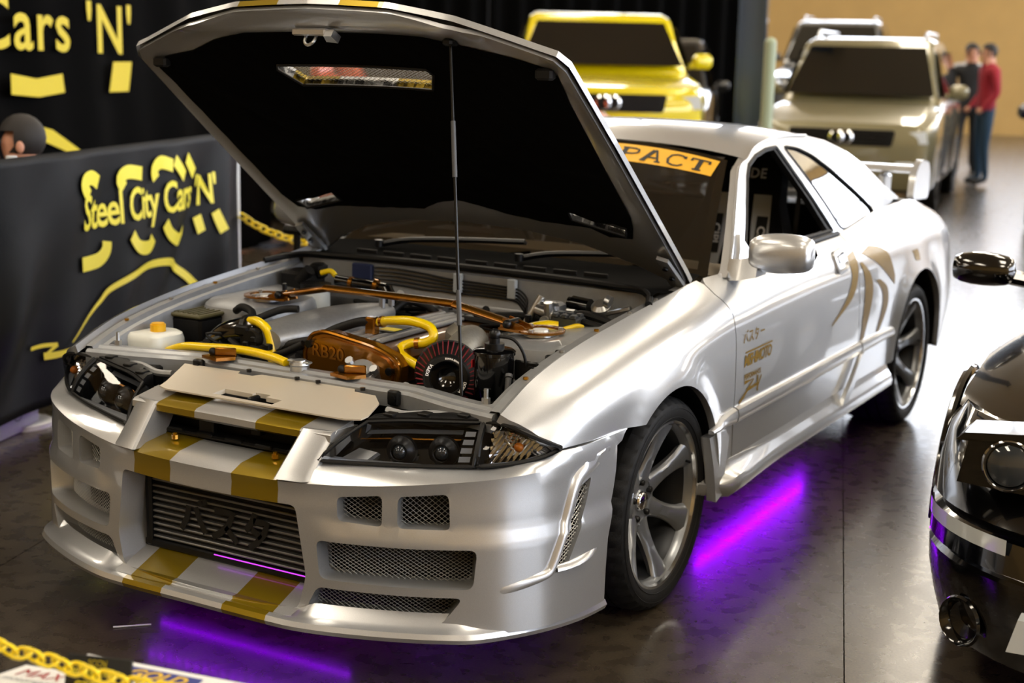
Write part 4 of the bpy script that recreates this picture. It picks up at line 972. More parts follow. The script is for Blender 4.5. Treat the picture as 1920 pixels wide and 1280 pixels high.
b = B(); b.cyl((-.445, .06, .66), (-.445, .06, .788), .046, n=24); rv = b.make('fluid_reservoir', 'white_plastic', car, 40); b = B(); b.cyl((-.445, .06, .788), (-.445, .06, .806), .050, n=24); b.make('reservoir_lid', 'black_plastic', rv, 40)
b = B(); b.box((-.386, .236, .830), (.080, .018, .052), bev=.004); b.make('relay_box', 'blue_box', fw, 30)
b = B(); b.box((-.56, .14, .74), (.12, .10, .18), bev=.01); b.cyl((-.54, .10, .80), (-.50, .10, .84), .02, n=12); b.box((-.51, .16, .83), (.05, .05, .05), bev=.008); b.make('boost_solenoid', 'black_plastic', car, 30)
b = B(); b.cyl((-.40, .11, .815), (-.22, .13, .802), .017, n=12); b.cyl((-.22, .13, .802), (-.18, .12, .75), .022, n=12); bh = b.make('heater_pipe', 'black_gloss', car)
for x in (-.345, -.25): 
    b = B(); b.cyl((x-.006, .115+.02*(x+.35), .811), (x+.006, .117+.02*(x+.35), .809), .021, n=12); b.make('hose_clamp', 'bronze', bh)
for k in range(5):
    zl = .850-.0125*k
    b = B(); b.tube(cr([(-.34, .238, zl-.002), (-.25, .236, zl), (-.14, .236, zl-.006), (-.08, .236, zl-.012+.002*k), (-.02, .234, zl-.014+.002*k), (.08, .234, zl-.016+.003*k), (.19, .232, zl-.02+.003*k), (.24, .20, zl-.024), (.28, .16, zl-.04), (.29, .13, .79-.004*k)], 4), .0035, 6); b.make('brake_line', 'black_metal', fw)
for x in (-.012, .186):
    b = B(); b.box((x, .230, .828), (.030, .018, .062), bev=.003); b.make('line_clip', 'clip', fw, 30)
b = B(); b.cyl((.30, .10, .735), (.345, .13, .835), .0125, n=12); b.cyl((.295, .096, .725), (.302, .101, .742), .008, n=8); b.make('clutch_rod', 'alloy', car)
b = B(); b.box((.385, .12, .80), (.075, .06, .05), bev=.008); b.cyl((.35, .10, .80), (.42, .08, .79), .018, n=12); b.cyl((.40, .08, .775), (.40, .07, .83), .014, n=10); b.cyl((.43, .13, .785), (.46, .13, .785), .022, n=12); b.cyl((.395, .075, .775), (.395, .055, .775), .016, n=12); b.make('brake_master_cylinder', 'alloy', car, 30)
b = B(); b.cyl((.345, .05, .72), (.345, .05, .79), .010, n=8); b.cyl((.345, .05, .70), (.345, .05, .745), .014, n=10); b.make('line_fitting', 'black_metal', car)
b = B(); b.cyl((.415, .20, .812), (.475, .195, .808), .024, n=16); b.cyl((.40, .20, .813), (.415, .20, .812), .018, n=16); wm = b.make('wiper_motor', 'black_gloss', car)
b = B(); b.lathe([(.0, .02), (.02, .02), (.032, .01), (.034, -.01)], (.525, .175, .812), (0, -.5, .8), 18); b.box((.58, .165, .81), (.09, .018, .014), Matrix.Rotation(-.3, 3, 'Y'), bev=.003); b.cyl((.545, .16, .84), (.56, .16, .835), .018, n=12); b.make('motor_gear', 'alloy', wm, 30)
b = B(); b.tube(cr([(.46, .13, .79), (.50, .11, .80), (.56, .11, .79), (.60, .12, .775)], 4), .012, 8); b.tube(cr([(.48, .08, .775), (.53, .06, .785), (.59, .08, .77)], 4), .010, 8); b.make('wiring_loom', 'rubber', wm)
b = B()
b.box((.475, .06, .775), (.085, .06, .05), bev=.005); ab = b.make('valve_block', mat('block_grey', '55585c', .4, .6), car, 30)
for k in range(6):
    b = B(); b.box((.445+.03*(k % 3), .035+.035*(k//3), .803), (.02, .022, .012), bev=.003); b.make('valve_cap', 'block_grey', ab, 30)
# strut brace
b = B(); path = cr([(-.415, -.150, .800), (-.34, -.158, .815), (-.235, -.173, .838), (-.19, -.175, .842), (.19, -.175, .842), (.235, -.173, .838), (.34, -.158, .815), (.415, -.150, .798)], 5)
rings = [[p+Vector((0, .021*math.cos(a), .011*math.sin(a))) for a in [2*PI*j/12 for j in range(12)]] for p in path]
b.loft(rings); sb = b.make('strut_brace', 'bronze', car, 50)
for sg in SX:
    c = Vector((sg*.489, -.135, .786))
    b = B(); b.lathe([(.052, 0), (.070, 0), (.070, .006), (.052, .006)], c, (0, 0, 1), 28, close=True); b.loft([[Vector((sg*x, y, z)) for x, y in ((.38, -.185), (.455, -.20), (.455, -.09), (.38, -.115))] for z in (.786, .793)]); b.loft([[Vector((sg*x, y, z)) for x, z in ((.375, .788), (.46, .790), (.45, .800), (.385, .818))] for y in (-.170, -.164)]); b.loft([[Vector((sg*x, y, z)) for x, z in ((.375, .788), (.46, .790), (.45, .800), (.385, .818))] for y in (-.130, -.124)]); b.make('brace_bracket', 'bronze', sb, 30)
    b = B(); b.cyl((sg*.405, -.180, .803), (sg*.405, -.115, .803), .011, n=10); b.sphere((sg*.405, -.18, .803), .013); b.make('brace_bolt', 'black_metal', sb)
b = B(); b.cyl((-.445, -.10, .79), (-.445, -.10, .825), .007, n=8); b.make('valve_pin', 'black_metal', sb)
# air filter, intake pipe
fc_ = Vector((.383, -.455, .704)); fa_ = Vector((.50, -.85, .12)).normalized()
b = B(); b.lathe([(.052, .058), (.086, -.058), (.090, -.060), (.090, -.075), (.05, -.078)], fc_, fa_, 40); af = b.make('air_filter', 'black_metal', car, 40)
u_, w_ = perp(fa_)
for k in range(36):
    a = 2*PI*k/36; d = u_*math.cos(a)+w_*math.sin(a); t_ = fa_.cross(d)
    b = B(); q0, q1 = fc_+fa_*.054+d*.054, fc_-fa_*.054+d*.087
    b.loft([[q+t_*.0026+d*-.004, q+d*.0035, q-t_*.0026+d*-.004] for q in (q0, q1)]); b.make('pleat', 'red_fabric', af, 0)
b = B(); b.lathe([(.042, .070), (.045, .074), (.056, .072), (.062, .062), (.062, .050)], fc_, fa_, 40); b.make('end_ring', 'black_plastic', af, 40)
b = B(); b.lathe([(.0, .040), (.018, .042), (.034, .055), (.044, .073)], fc_, fa_, 32); b.make('velocity_dome', 'black_gloss', af, 60)
up_ = (Vector((0, 0, 1))-fa_*fa_.z).normalized(); ri_ = up_.cross(fa_)*1
def ringtext(nm, s, a0, size, r):
    v, f = text_geo(s, size=size, align='CENTER', bold=.0003)
    def fn(x, y):
        a = a0-x/r; d = ri_*math.sin(-a)*-1+up_*math.cos(a) if False else ri_*math.sin(a*-1)*-1+up_*math.cos(a)
        return fc_+fa_*.0752+(ri_*math.cos(PI/2-a)+up_*math.sin(PI/2-a))*(r+y)
    mesh_obj(nm, [fn(x, y) for x, y in v], f, 'white_print', af, 0)
ringtext('ring_lettering', "A'PEXi", -1.15, .0120, .0505); ringtext('ring_lettering', "A'PEXi", 2.1, .0120, .0505); ringtext('ring_lettering', 'POWER INTAKE', .35, .006, .0505)
b = B(); b.tube(cr([(.347, -.392, .703), (.335, -.33, .725), (.325, -.27, .742), (.30, -.20, .742), (.26, -.14, .72), (.22, -.12, .68)], 5), .050, 20); tp_ = b.make('turbo_pipe', mat('cast_alu', 'a09d94', .5, .7, grain=.2, gscale=120), car)
for t_, nm in ((0, 'pipe_clamp'),):
    b = B(); b.cyl((.352, -.400, .699), (.343, -.383, .705), .054, n=24); b.make(nm, 'alloy', tp_)
b = B(); b.lathe([(.03, .03), (.075, .02), (.085, -.01), (.07, -.04)], (.27, -.14, .73), (.4, .3, .85), 28); b.make('turbo_housing', 'cast_alu', tp_)
b = B()
for k in range(9): b.tube([Vector((.33+.012*k, -.16+.02*k, .765-.002*k)), Vector((.36+.012*k, -.20+.02*k, .715))], .004, 5)
tag(b.make('heat_shield_ribs', 'alloy', tp_), kind='stuff')
# catch can
cc = Vector((.536, -.47, 0))
b = B(); b.lathe([(.0, .668), (.048, .668), (.052, .674), (.052, .782), (.056, .784), (.056, .792), (.050, .796), (.0, .798)], cc, (0, 0, 1), 32); ct = b.make('catch_can', 'black_gloss', car, 40)
b = B(); b.cyl(cc+Vector((0, 0, .797)), cc+Vector((0, 0, .812)), .026, n=20); b.cyl(cc+Vector((0, 0, .812)), cc+Vector((0, 0, .825)), .014, n=14); b.sphere(cc+Vector((0, 0, .834)), .016); b.make('can_neck', 'black_metal', ct, 40)
hose('can_hose', [cc+Vector((.01, 0, .83)), cc+Vector((.05, .01, .825)), cc+Vector((.075, .02, .79)), cc+Vector((.08, .03, .74))], .004, 'rubber', ct)
b = B(); b.box((.615, -.44, .742), (.07, .012, .055), bev=.004); b.cyl((.635, -.45, .742), (.635, -.458, .742), .018, n=16); b.make('can_bracket', 'black_metal', ct, 30)
b = B(); b.box((.483, -.485, .755), (.004, .02, .02)); b.make('can_tag', mat('red_tag', 'b01020', .5), ct, 0)
b = B(); b.box((.622, -.31, .738), (.04, .05, .045), Matrix.Rotation(.5, 3, 'Z'), bev=.004); b.box((.605, -.35, .725), (.03, .03, .03), Matrix.Rotation(.5, 3, 'Z'), bev=.004); b.box((.635, -.29, .76), (.03, .02, .03), Matrix.Rotation(.5, 3, 'Z'), bev=.003); b.make('relay_plug', 'black_plastic', car, 30)
b = B(); b.cyl((.605, -.52, .69), (.60, -.505, .735), .008, n=8); b.cyl((.60, -.505, .735), (.598, -.50, .742), .010, n=8); b.make('loom_end', 'grey_rubber', car)

# intake runners and loom wires that fill the gaps
for k in range(6):
    y = -.38+.075*k; hose('intake_runner', [(-.17+.012*k, y, .715), (-.13+.01*k, y, .712), (-.09, y, .695)], .019, 'raw_alu', pl, 3)
rw = random.Random(4)
for k in range(26):
    zone = ((-.36, .02, .10, .22, .70, .765), (.05, .42, .04, .20, .69, .76), (-.42, -.24, -.50, -.38, .64, .735), (-.55, -.40, -.45, -.15, .60, .72), (.22, .45, -.35, -.10, .62, .70))[k % 5]
    q = lambda: Vector((rw.uniform(zone[0], zone[1]), rw.uniform(zone[2], zone[3]), rw.uniform(zone[4], zone[5])))
    hose('loom_wire', [q() for _ in range(4)], rw.choice((.004, .006, .009)), 'rubber', None, 6, 6)
for k, (x, y, z, sx, sy, sz) in enumerate(((-.05, .17, .735, .06, .05, .05), (.10, .19, .74, .05, .05, .04), (.20, .17, .72, .07, .06, .05), (-.20, .16, .75, .05, .05, .06), (.30, .03, .70, .08, .08, .06), (-.46, -.46, .66, .06, .07, .06), (.28, -.52, .64, .06, .05, .06))):
    b = B(); b.box((x, y, z), (sx, sy, sz), Matrix.Rotation(.3*k, 3, 'Z'), bev=.006); b.cyl((x, y, z), (x+.03, y-.02, z+sz*.7), .012, n=8); b.make('sensor_block', 'black_plastic' if k % 3 else 'alloy', car, 30)
# ---------------------------------------------------------------- cabin
b = B(); b.box((0, 1.6, .30), (1.5, 2.0, .04)); b.box((0, .66, .55), (1.48, .04, .5)); b.box((0, 2.5, .62), (1.4, .05, .62)); b.make('cabin_floor', 'dark_interior', car, 0)
for sg in SX:
    b = B(); b.loft([[Vector((sg*x, y, z)) for x, z in ((.80, .32), (.79, .60), (.755, .885), (.735, .890), (.72, .60), (.73, .32))] for y in (.60, 1.2, 1.72, 2.5)]); b.make('door_trim', 'dark_interior', car, 40)
b = B(); rings = []
for i in range(13):
    x = -.70+1.4*i/12; k = .012*math.cos(x*4)
    rings.append([Vector((x, y, z)) for y, z in ((.62, .872), (.72, .888+k), (.86, .885+k), (.93, .86), (.96, .80), (.94, .62), (.66, .60))])
b.loft(rings); db = b.make('dashboard', mat('dash_grey', '857b6c', .7), car, 40)
b = B(); b.loft([[Vector((-.36+x, y, z)) for x, z in ((-.16, .87), (.16, .87), (.14, .915), (-.14, .915))] for y in (.80, .93)]); b.make('gauge_hood', 'dark_interior', db, 30)
st_c = Vector((-.36, 1.03, .86)); sa = Vector((0, .85, .45)).normalized()
b = B(); u_, w_ = perp(sa); b.tube([st_c+(u_*math.cos(a)+w_*math.sin(a))*.17 for a in [2*PI*i/32 for i in range(32)]], .014, 8, closed=True); sw = b.make('steering_wheel', 'black_plastic', car)
for a in (.3, PI-.3, PI*1.5):
    b = B(); d = u_*math.cos(a)+w_*math.sin(a); b.tube([st_c-sa*.03, st_c+d*.16], [.018, .010], 8); b.make('wheel_spoke', 'alloy', sw)
b = B(); b.cyl(st_c-sa*.05, st_c-sa*.015, .035, n=18); b.cyl(st_c-sa*.15, st_c-sa*.05, .025, n=12); b.make('wheel_hub', 'black_metal', sw)
def seat(x0, y0):
    b = B(); rings = []
    secs = [(.02, .30, .20, .02), (.18, .34, .23, .05), (.36, .40, .24, .07), (.52, .46, .24, .06), (.62, .49, .19, .04), (.72, .52, .155, .03), (.83, .56, .145, .02), (.89, .58, .10, .01)]
    for h, dy, w, wing in secs:
        z = .28+h; y = y0-.28+dy
        sec = [(-w, -wing*1.2), (-w*.85, -.012), (-w*.5, .012), (0, .018), (w*.5, .012), (w*.85, -.012), (w, -wing*1.2), (w*1.05, .03), (w*.8, .10), (0, .12), (-w*.8, .10), (-w*1.05, .03)]
        rings.append([Vector((x0+a, y+c, z)) for a, c in sec])
    b.loft(rings); s_ = b.make('bucket_seat', 'seat_cloth', car, 60)
    b = B(); b.loft([[Vector((x0+x, y, z)) for x, z in ((-.24, .32+e), (-.24, .47+e), (-.19, .48+e), (-.16, .42+e), (.16, .42+e), (.19, .48+e), (.24, .47+e), (.24, .32+e))] for y, e in ((y0-.42, .02), (y0-.2, 0), (y0+.02, -.02))]); b.make('seat_base', 'seat_cloth', s_, 40)
    fy = lambda z: y0-.28+interp([(h+.28, dy) for h, dy, w, g in secs], z)[0]
    lettering('seat_lettering', 'BRIDE', lambda u, v: Vector((x0+u, fy(1.108+v)-.006, 1.108+v)), 'white_print', s_, size=.052, bold=.0012, space=1.1)
    for sx in (-1, 1):
        b = B(); pts = [(x0+sx*.075, fy(1.02)-.006, 1.03), (x0+sx*.085, fy(.9)-.012, .90), (x0+sx*.10, fy(.75)-.014, .75), (x0+sx*.09, fy(.62)-.02, .60)]
        b.loft([[Vector((x-.036, y, z)), Vector((x+.036, y, z)), Vector((x+.036, y+.004, z)), Vector((x-.036, y+.004, z))] for x, y, z in cr(pts, 4)]); hs = b.make('harness_strap', 'harness', s_, 30)
        b = B(); z0, z1 = .80, .95; b.loft([[Vector((x0+sx*.092-.022, fy(z)-.019, z)), Vector((x0+sx*.092+.022, fy(z)-.019, z)), Vector((x0+sx*.092+.022, fy(z)-.015, z)), Vector((x0+sx*.092-.022, fy(z)-.015, z))] for z in (z0, z1)]); b.make('strap_pad', 'black_print', s_, 0)
        v, f = text_geo('CIPI', size=.045, bold=.001); mesh_obj('pad_lettering', [Vector((x0+sx*.092+y_, fy(.875-x_)-.020, .875-x_)) for x_, y_ in v], f, 'white_print', s_, 0)
    return s_
seat(.36, 1.50); seat(-.36, 1.38)
b = B(); b.tube([(-.55, 2.15, .4), (-.53, 2.12, 1.0), (-.45, 2.1, 1.16), (.45, 2.1, 1.16), (.53, 2.12, 1.0), (.55, 2.15, .4)], .02, 10); b.make('roll_bar', 'black_metal', car)
b = B(); b.loft([[Vector((.56+.02*dx, y, z)) for y, z in ((1.72, .75), (1.80, 1.18))] for dx in (0, 1)], closed=False); b.make('belt_webbing', 'black_print', car, 0)
b = B(); b.box((0, 1.02, 1.19), (.17, .02, .05), bev=.01); b.make('inner_mirror', 'black_plastic', car, 30)
# door decals
for sg in SX:
    def dp(y, z, d=.0016): p = side(y, t_of(y, z)); return Vector((sg*(p.x+d), p.y, p.z))
    b = B()
    for i, ch in enumerate(('ba', 'su', 'ta', 'long')):
        for st in KATA[ch]: stroke(b, resample(st, .2, False), .12, lambda u, v: dp(.515+i*.050+(u if sg > 0 else 1-u)*.046, .684+v*.040))
    b.make('door_characters', 'gold_decal', car, 0)
    lettering('door_lettering', 'MISHIMOTO', lambda u, v: dp(.645+(u if sg > 0 else -u), .628+v), 'gold_decal', car, size=.050, shear=.3, bold=.0016, space=.86)
    b = B(); b.prism([(.535, .653), (.778, .653), (.780, .658), (.536, .658)], lambda y, z, w: dp(y, z, .0016+w), .0004); b.make('decal_bar', 'gold_decal', car, 0)
    lettering('door_lettering', 'PERFORMANCE', lambda u, v: dp(.60+(u if sg > 0 else -u), .578+v), 'gold_decal', car, size=.022, bold=.0006, space=.95)
    b = B()
    for pts, w in (([(.53, .562), (.61, .562), (.53, .520), (.49, .505)], .012), ([(.55, .535), (.65, .54)], .010), ([(.645, .568), (.65, .515)], .012), ([(.68, .563), (.64, .52)], .008)):
        stroke(b, pts, w, lambda y, z: dp(y, z))
    tag(b.make('door_emblem', 'gold_decal', car, 0), kind='stuff')
    # gold sweeping vinyl on door and quarter
    def curve_fill(nm, top, bot, n=14):
        T, U_ = cr([Vector(p) for p in top], 6), cr([Vector(p) for p in bot], 6); b = B(); N = min(len(T), len(U_))-1
        b.grid(lambda u, v: (lambda i, t: dp(*(T[i].lerp(T[min(i+1, N)], t)).lerp(U_[i].lerp(U_[min(i+1, N)], t), v)))(min(int(u*N), N-1), u*N-min(int(u*N), N-1)), 18, 3); b.make(nm, 'gold_vinyl', car, 0)
    curve_fill('gold_vinyl', [(1.60, .835), (1.645, .76), (1.57, .68), (1.40, .612)], [(1.715, .85), (1.715, .75), (1.64, .675), (1.405, .608)])
    curve_fill('gold_vinyl', [(1.745, .80), (1.795, .74), (1.80, .65), (1.755, .50)], [(1.775, .80), (1.88, .735), (1.90, .645), (1.80, .50)])
    curve_fill('gold_vinyl', [(1.78, .83), (1.92, .79), (2.05, .735), (2.185, .665)], [(1.90, .85), (2.03, .83), (2.12, .79), (2.19, .70)])
    curve_fill('gold_vinyl', [(1.94, .71), (2.02, .66), (2.03, .60), (1.96, .50)], [(1.99, .71), (2.09, .665), (2.10, .59), (2.00, .50)])
    curve_fill('gold_vinyl', [(2.44, .775), (2.46, .76), (2.47, .745), (2.48, .73)], [(2.53, .775), (2.545, .755), (2.545, .74), (2.54, .725)])
# ------------------------------------------------------------------ things around the car
ANG = math.radians(17.4); EN = Vector((math.cos(ANG), math.sin(ANG), 0)); EE = Vector((-math.sin(ANG), math.cos(ANG), 0))
mat('cloth_black', '07080b', .55, bump=.15, bscale=120, spec=.12); mat('cloth_black2', '030303', .95, spec=.05); mat('print_yellow', 'e8dc3c', .5); mat('print_yellow_dim', 'c8b400', .6); mat('pole_white', 'd8dce0', .4); mat('box_white', 'c9cdd2', .5, grain=.1); mat('box_mark', '9a9ea4', .5)
def banner(name, label, Q, e0, e1, z0, z1, m, fold, poles=True):
    Q = Vector((Q[0], Q[1], 0)); r = empty(name, Q, ANG); tag(r, label, 'banner')
    loc = lambda e, z, d=0: Vector((fold(e, z)+d, e, z))       # local x = facing direction, y = along
    b = B(); n = int((e1-e0)/.035); b.grid(lambda u, v: loc(e0+(e1-e0)*u, z0+(z1-z0)*v), n, 26); c = b.make('cloth', m, r, 60)
    s = c.modifiers.new('thick', 'SOLIDIFY'); s.thickness = .003
    return r, loc
def fold1(e, z):
    h = max(0, 1.11-z); f = .010*math.sin(e*13+2*h)*min(1, h*4)
    for c0, sl, amp, wd in ((2.20, -.35, .07, .08), (2.02, -.75, -.04, .09), (1.65, -1.05, .02, .12), (.60, -.9, .05, .13), (.05, -.5, -.06, .12), (-.35, -.3, .05, .14), (1.15, -1.2, -.02, .14)):
        f += amp*math.exp(-((e-c0-sl*h)/(wd*(1+.5*h)))**2)*min(1, h*1.6)
    return f
bn, bl = banner('barrier_banner', 'black cloth banner with yellow lettering hung on a barrier behind the car', (-1.97, .10), -1.6, 2.30, .10, 1.112, 'cloth_black', fold1)
lb = lambda e, z: bl(e, z, .012)
GL = [[(.695, .916), (.649, .96), (.664, .985), (.723, .992), (.785, .967)], [(.854, .708), (.841, .668), (.778, .635), (.64, .633)], [(1.003, .926), (.976, .968), (1.042, .993), (1.179, .976)], [(1.051, .713), (1.109, .654), (1.229, .639), (1.274, .675)], [(1.327, .94), (1.313, .983), (1.374, 1.013), (1.485, .991)], [(1.398, .728), (1.452, .667), (1.549, .635), (1.627, .673)], [(1.509, 1.014), (1.61, .931)], [(1.644, 1.018), (1.742, .934)], [(1.801, .72), (1.822, .638)], [(1.941, .732), (1.976, .628)]]
for g in GL:
    b = B(); stroke(b, [(p.x, p.y) for p in cr([Vector(p) for p in g], 5)], .062, lb); b.make('printed_letter', 'print_yellow', bn, 0)
letter_parts('banner_letter', "Steel City Cars 'N'", lambda u, v: lb(1.31+u*.95, .838+v), 'print_yellow', bn, size=.205, bold=.004, space=.92)
for g, w0, w1 in (([(.238, .35), (.319, .349), (.402, .34)], .016, .016), ([(.402, .34), (.316, .306)], .016, .01), ([(.316, .306), (.42, .299), (.64, .306), (.9, .33)], .03, .016), ([(.50, .33), (.62, .39), (.766, .458), (.865, .506), (1.118, .548), (1.417, .545), (1.588, .483), (1.736, .383), (1.8, .33)], .006, .055)):
    b = B(); stroke(b, [(p.x, p.y) for p in cr([Vector(p) for p in g], 6)], w0, lb, w1=w1); b.make('printed_outline', 'print_yellow', bn, 0)
b = B(); b.cyl((-.03, -1.6, 1.09), (-.03, 2.30, 1.09), .016, n=10); b.make('top_rail', 'black_metal', bn)
for e in (-1.58, .36, 2.33):
    b = B(); xo = -.03 if e > 2 else -.14; b.cyl((xo, e, 0), (xo, e, 1.10), .022, n=12); b.cyl((xo, e, 0), (xo, e, .02), .12, n=20); b.make('post', 'pole_white', bn)
b2, bl2 = banner('backdrop_banner', "tall black backdrop printed with dim yellow Cars 'N' lettering", (-4.0, 2.2), -2.2, 3.4, .02, 3.0, 'cloth_black2', lambda e, z: .02*math.sin(e*4)+.012*math.sin(e*11+z))
l2 = lambda e, z: Vector((.042, e, z))
letter_parts('backdrop_letter', "Cars 'N'", lambda u, v: l2(.19+u*1.16, 1.62+v-.02*u), 'print_yellow_dim', b2, size=.40, bold=.006, space=1.1)
for q in ([(-.36, 1.375), (-.1, 1.345), (.18, 1.37), (.20, 1.265), (-.08, 1.245), (-.36, 1.265)], [(.79, 1.435), (1.03, 1.435), (.98, 1.255), (.73, 1.255)], [(-.40, 1.145), (-.36, 1.09), (.30, .90), (.42, .90), (.05, 1.06)]):
    b = B(); n = len(q); b.add([l2(*p) for p in q], [tuple(range(n))]); b.make('printed_shape', 'print_yellow_dim', b2, 0)
for e in (-2.15, 3.35):
    b = B(); b.cyl((-.05, e, 0), (-.05, e, 3.02), .03, n=10); b.cyl((-.05, e, 0), (-.05, e, .03), .2, n=18); b.make('post', 'steel_frame', b2)
# white carton at the foot of the banner
r = empty('storage_box', (-2.21, .16, 0), ANG); tag(r, 'white cardboard box on the floor at the foot of the banner', 'box')
b = B(); b.box((0, 0, .085), (.26, .52, .17), bev=.006); bx_ = b.make('carton', 'box_white', r, 30)
b = B(); b.box((.0, 0, .174), (.27, .53, .012), bev=.003); b.make('lid', 'box_white', r, 30)
b = B(); b.lathe([(.030, 0), (.040, 0)], (.1312, .10, .09), (1, 0, 0), 24); b.add([Vector((.1312, .075, .086)), Vector((.1312, .125, .086)), Vector((.1312, .125, .094)), Vector((.1312, .075, .094))], [(0, 1, 2, 3)]); tag(b.make('printed_mark', 'box_mark', r, 0), kind='stuff')
# chains
mat('chain_yellow', 'f0d400', .35, 0, .3)
def link_mesh(L=.030, w=.019, r=.0026):
    b = B(); k = L/2-w/2; pts = [Vector((k+w/2*math.cos(a), w/2*math.sin(a), 0)) for a in [-PI/2+PI*i/7 for i in range(8)]]+[Vector((-k+w/2*math.cos(a), w/2*math.sin(a), 0)) for a in [PI/2+PI*i/7 for i in range(8)]]
    b.tube(pts, r, 7, closed=True); return b
def chain(name, label, pts, sc):
    r = empty(name, pts[0]); tag(r, label, 'chain'); P = cr([Vector(p)-Vector(pts[0]) for p in pts], 40); pitch = .0235*sc; k = 0; nxt = 0; dist = 0; me = None
    for i in range(1, len(P)):
        seg = (P[i]-P[i-1]).length
        while nxt <= dist+seg:
            t = (nxt-dist)/seg; p = P[i-1].lerp(P[i], t); d = (P[i]-P[i-1]).normalized()
            if me is None: o = link_mesh().make('link', 'chain_yellow', r, 60); me = o.data
            else: o = bpy.data.objects.new('link', me); COL.objects.link(o); o.parent = r
            q = d.to_track_quat('X', 'Z').to_matrix().to_4x4(); o.matrix_local = Matrix.Translation(p) @ q @ Matrix.Rotation(.35+(PI/2 if k % 2 else 0), 4, 'X') @ Matrix.Scale(sc, 4)
            k += 1; nxt += pitch
        dist += seg
    return r
chain('plastic_chain', 'yellow plastic chain strung in front of the signs by the nose of the car', [(.38, -2.13, .600), (.572, -2.12, .574), (.647, -2.12, .576), (.731, -2.12, .576), (.789, -2.12, .577), (.862, -2.12, .581), (1.0, -2.13, .60)], 1.3)
chain('plastic_chain', 'yellow plastic chain strung from the barrier post beyond the far fender', [(-2.66, 2.32, .665), (-2.55, 2.33, .615), (-2.38, 2.34, .57), (-2.2, 2.35, .55), (-1.9, 2.36, .56), (-1.5, 2.38, .62)], 2.1)
r = empty('stanchion', (-1.5, 2.40, 0)); tag(r, 'black stanchion post that carries the chain beyond the far fender', 'stanchion')
b = B(); b.cyl((0, 0, 0), (0, 0, .03), .15, n=24); b.make('base', 'black_plastic', r); b = B(); b.cyl((0, 0, .03), (0, 0, .9), .022, n=12); b.make('pole', 'black_plastic', r); b = B(); b.sphere((0, 0, .92), .035); b.make('knob', 'black_plastic', r)
# tripod beside the far fender
r = empty('light_tripod', (-1.43, 1.22, 0)); tag(r, 'black tripod stand with clamps beside the far hood hinge', 'tripod')
b = B(); b.cyl((0, 0, .25), (0, 0, .80), .016, n=10); b.make('column', 'black_metal', r)
for a in (.4, 2.5, 4.6):
    b = B(); b.tube([(0, 0, .62), (.30*math.cos(a), .30*math.sin(a), .01)], .011, 8); b.make('leg', 'black_metal', r)
b = B(); b.cyl((-.06, 0, .79), (.06, 0, .79), .02, n=10); b.box((.05, 0, .82), (.05, .05, .06), bev=.008); b.make('clamp', 'black_metal', r, 30)
b = B(); b.cyl((0, 0, .83), (0, 0, .87), .028, n=12); b.make('head', 'black_metal', r)
# display boards and card in front of the car
mat('board_white', 'd8d8d6', .4); mat('board_black', '0a0a0b', .4); mat('print_red', '9a1a20', .5); mat('print_blue', '1e2a78', .5); mat('print_gold', 'd8b030', .5); mat('print_grey', '8a8d92', .5)
def board(name, label, org, ux, uy, w, h, z, frame):
    r = empty(name, (org[0], org[1], 0)); tag(r, label, 'sign'); ux = Vector((ux[0], ux[1], 0)).normalized(); uy = Vector((uy[0], uy[1], 0)).normalized()
    f = lambda u, v, d=0: ux*u+uy*v+Vector((0, 0, z+d+.10*v*0))
    b = B(); b.prism([(0, 0), (w, 0), (w, h), (0, h)], lambda u, v, q: f(u, v, -q), .012); b.make('panel', frame, r, 0)
    b = B(); m_ = .012; b.prism([(m_, m_), (w-m_, m_), (w-m_, h-m_), (m_, h-m_)], lambda u, v, q: f(u, v, .001+q), .001); b.make('poster', 'board_white', r, 0)
    for u, v in ((.05, .05), (w-.05, .05), (w-.05, h-.05), (.05, h-.05)):
        b = B(); p = f(u, v, -.012); b.cyl(p, Vector((p.x, p.y, 0)), .012, n=8); b.make('leg', 'black_metal', r)
    return r, f
bA, fA = board('info_board', 'black framed board with a car poster at the lower left corner', (.525, -2.026), (.42, .10), (-.15, -.98), .30, .42, .5, 'board_black')
lettering('poster_lettering', 'MAX', lambda u, v: fA(.075+u, .045-v, .003), 'print_red', bA, size=.04)
lettering('poster_lettering', 'motorsports', lambda u, v: fA(.085+u, .072-v, .003), 'print_grey', bA, size=.022)
for k, s_ in enumerate(('DURO', 'OFFICE')):
    lettering('poster_lettering', s_, lambda u, v: fA(.19+u-.03*k, .065+.032*k-v, .003), 'print_gold', bA, size=.042, shear=.3, bold=.001)
b = B(); b.prism([(.02, .16), (.05, .12), (.12, .11), (.18, .13), (.25, .14), (.27, .18), (.25, .22), (.04, .22)], lambda u, v, q: fA(u, v, .003+q), .0006); b.make('printed_car', 'print_grey', bA, 0)
bB, fB = board('price_board', 'white board with blue and gold lettering lying behind the black card', (.576, -1.933), (.332, .056), (.25, -.97), .42, .45, .495, 'board_white')
b = B(); b.prism([(.10, .02), (.245, .02), (.245, .15), (.10, .15)], lambda u, v, q: fB(u, v, .003+q), .0004); b.make('printed_panel', 'print_blue', bB, 0)
lettering('board_lettering', 'GOLD', lambda u, v: fB(.165+u, .045-v, .005), 'print_gold', bB, size=.04, shear=.3, bold=.001)
lettering('board_lettering', 'WHEELS', lambda u, v: fB(.165+u, .080-v, .005), 'print_gold', bB, size=.034, shear=.3, bold=.001)
lettering('board_lettering', 'Number', lambda u, v: fB(.30+u, .045-v, .003), 'print_red', bB, size=.026)
lettering('board_lettering', 'A', lambda u, v: fB(.03+u, .03-v, .003), 'print_red', bB, size=.02)
r = empty('prize_card', (.716, -2.05, 0)); tag(r, 'upright black card with yellow lettering leaning on the info boards', 'card')
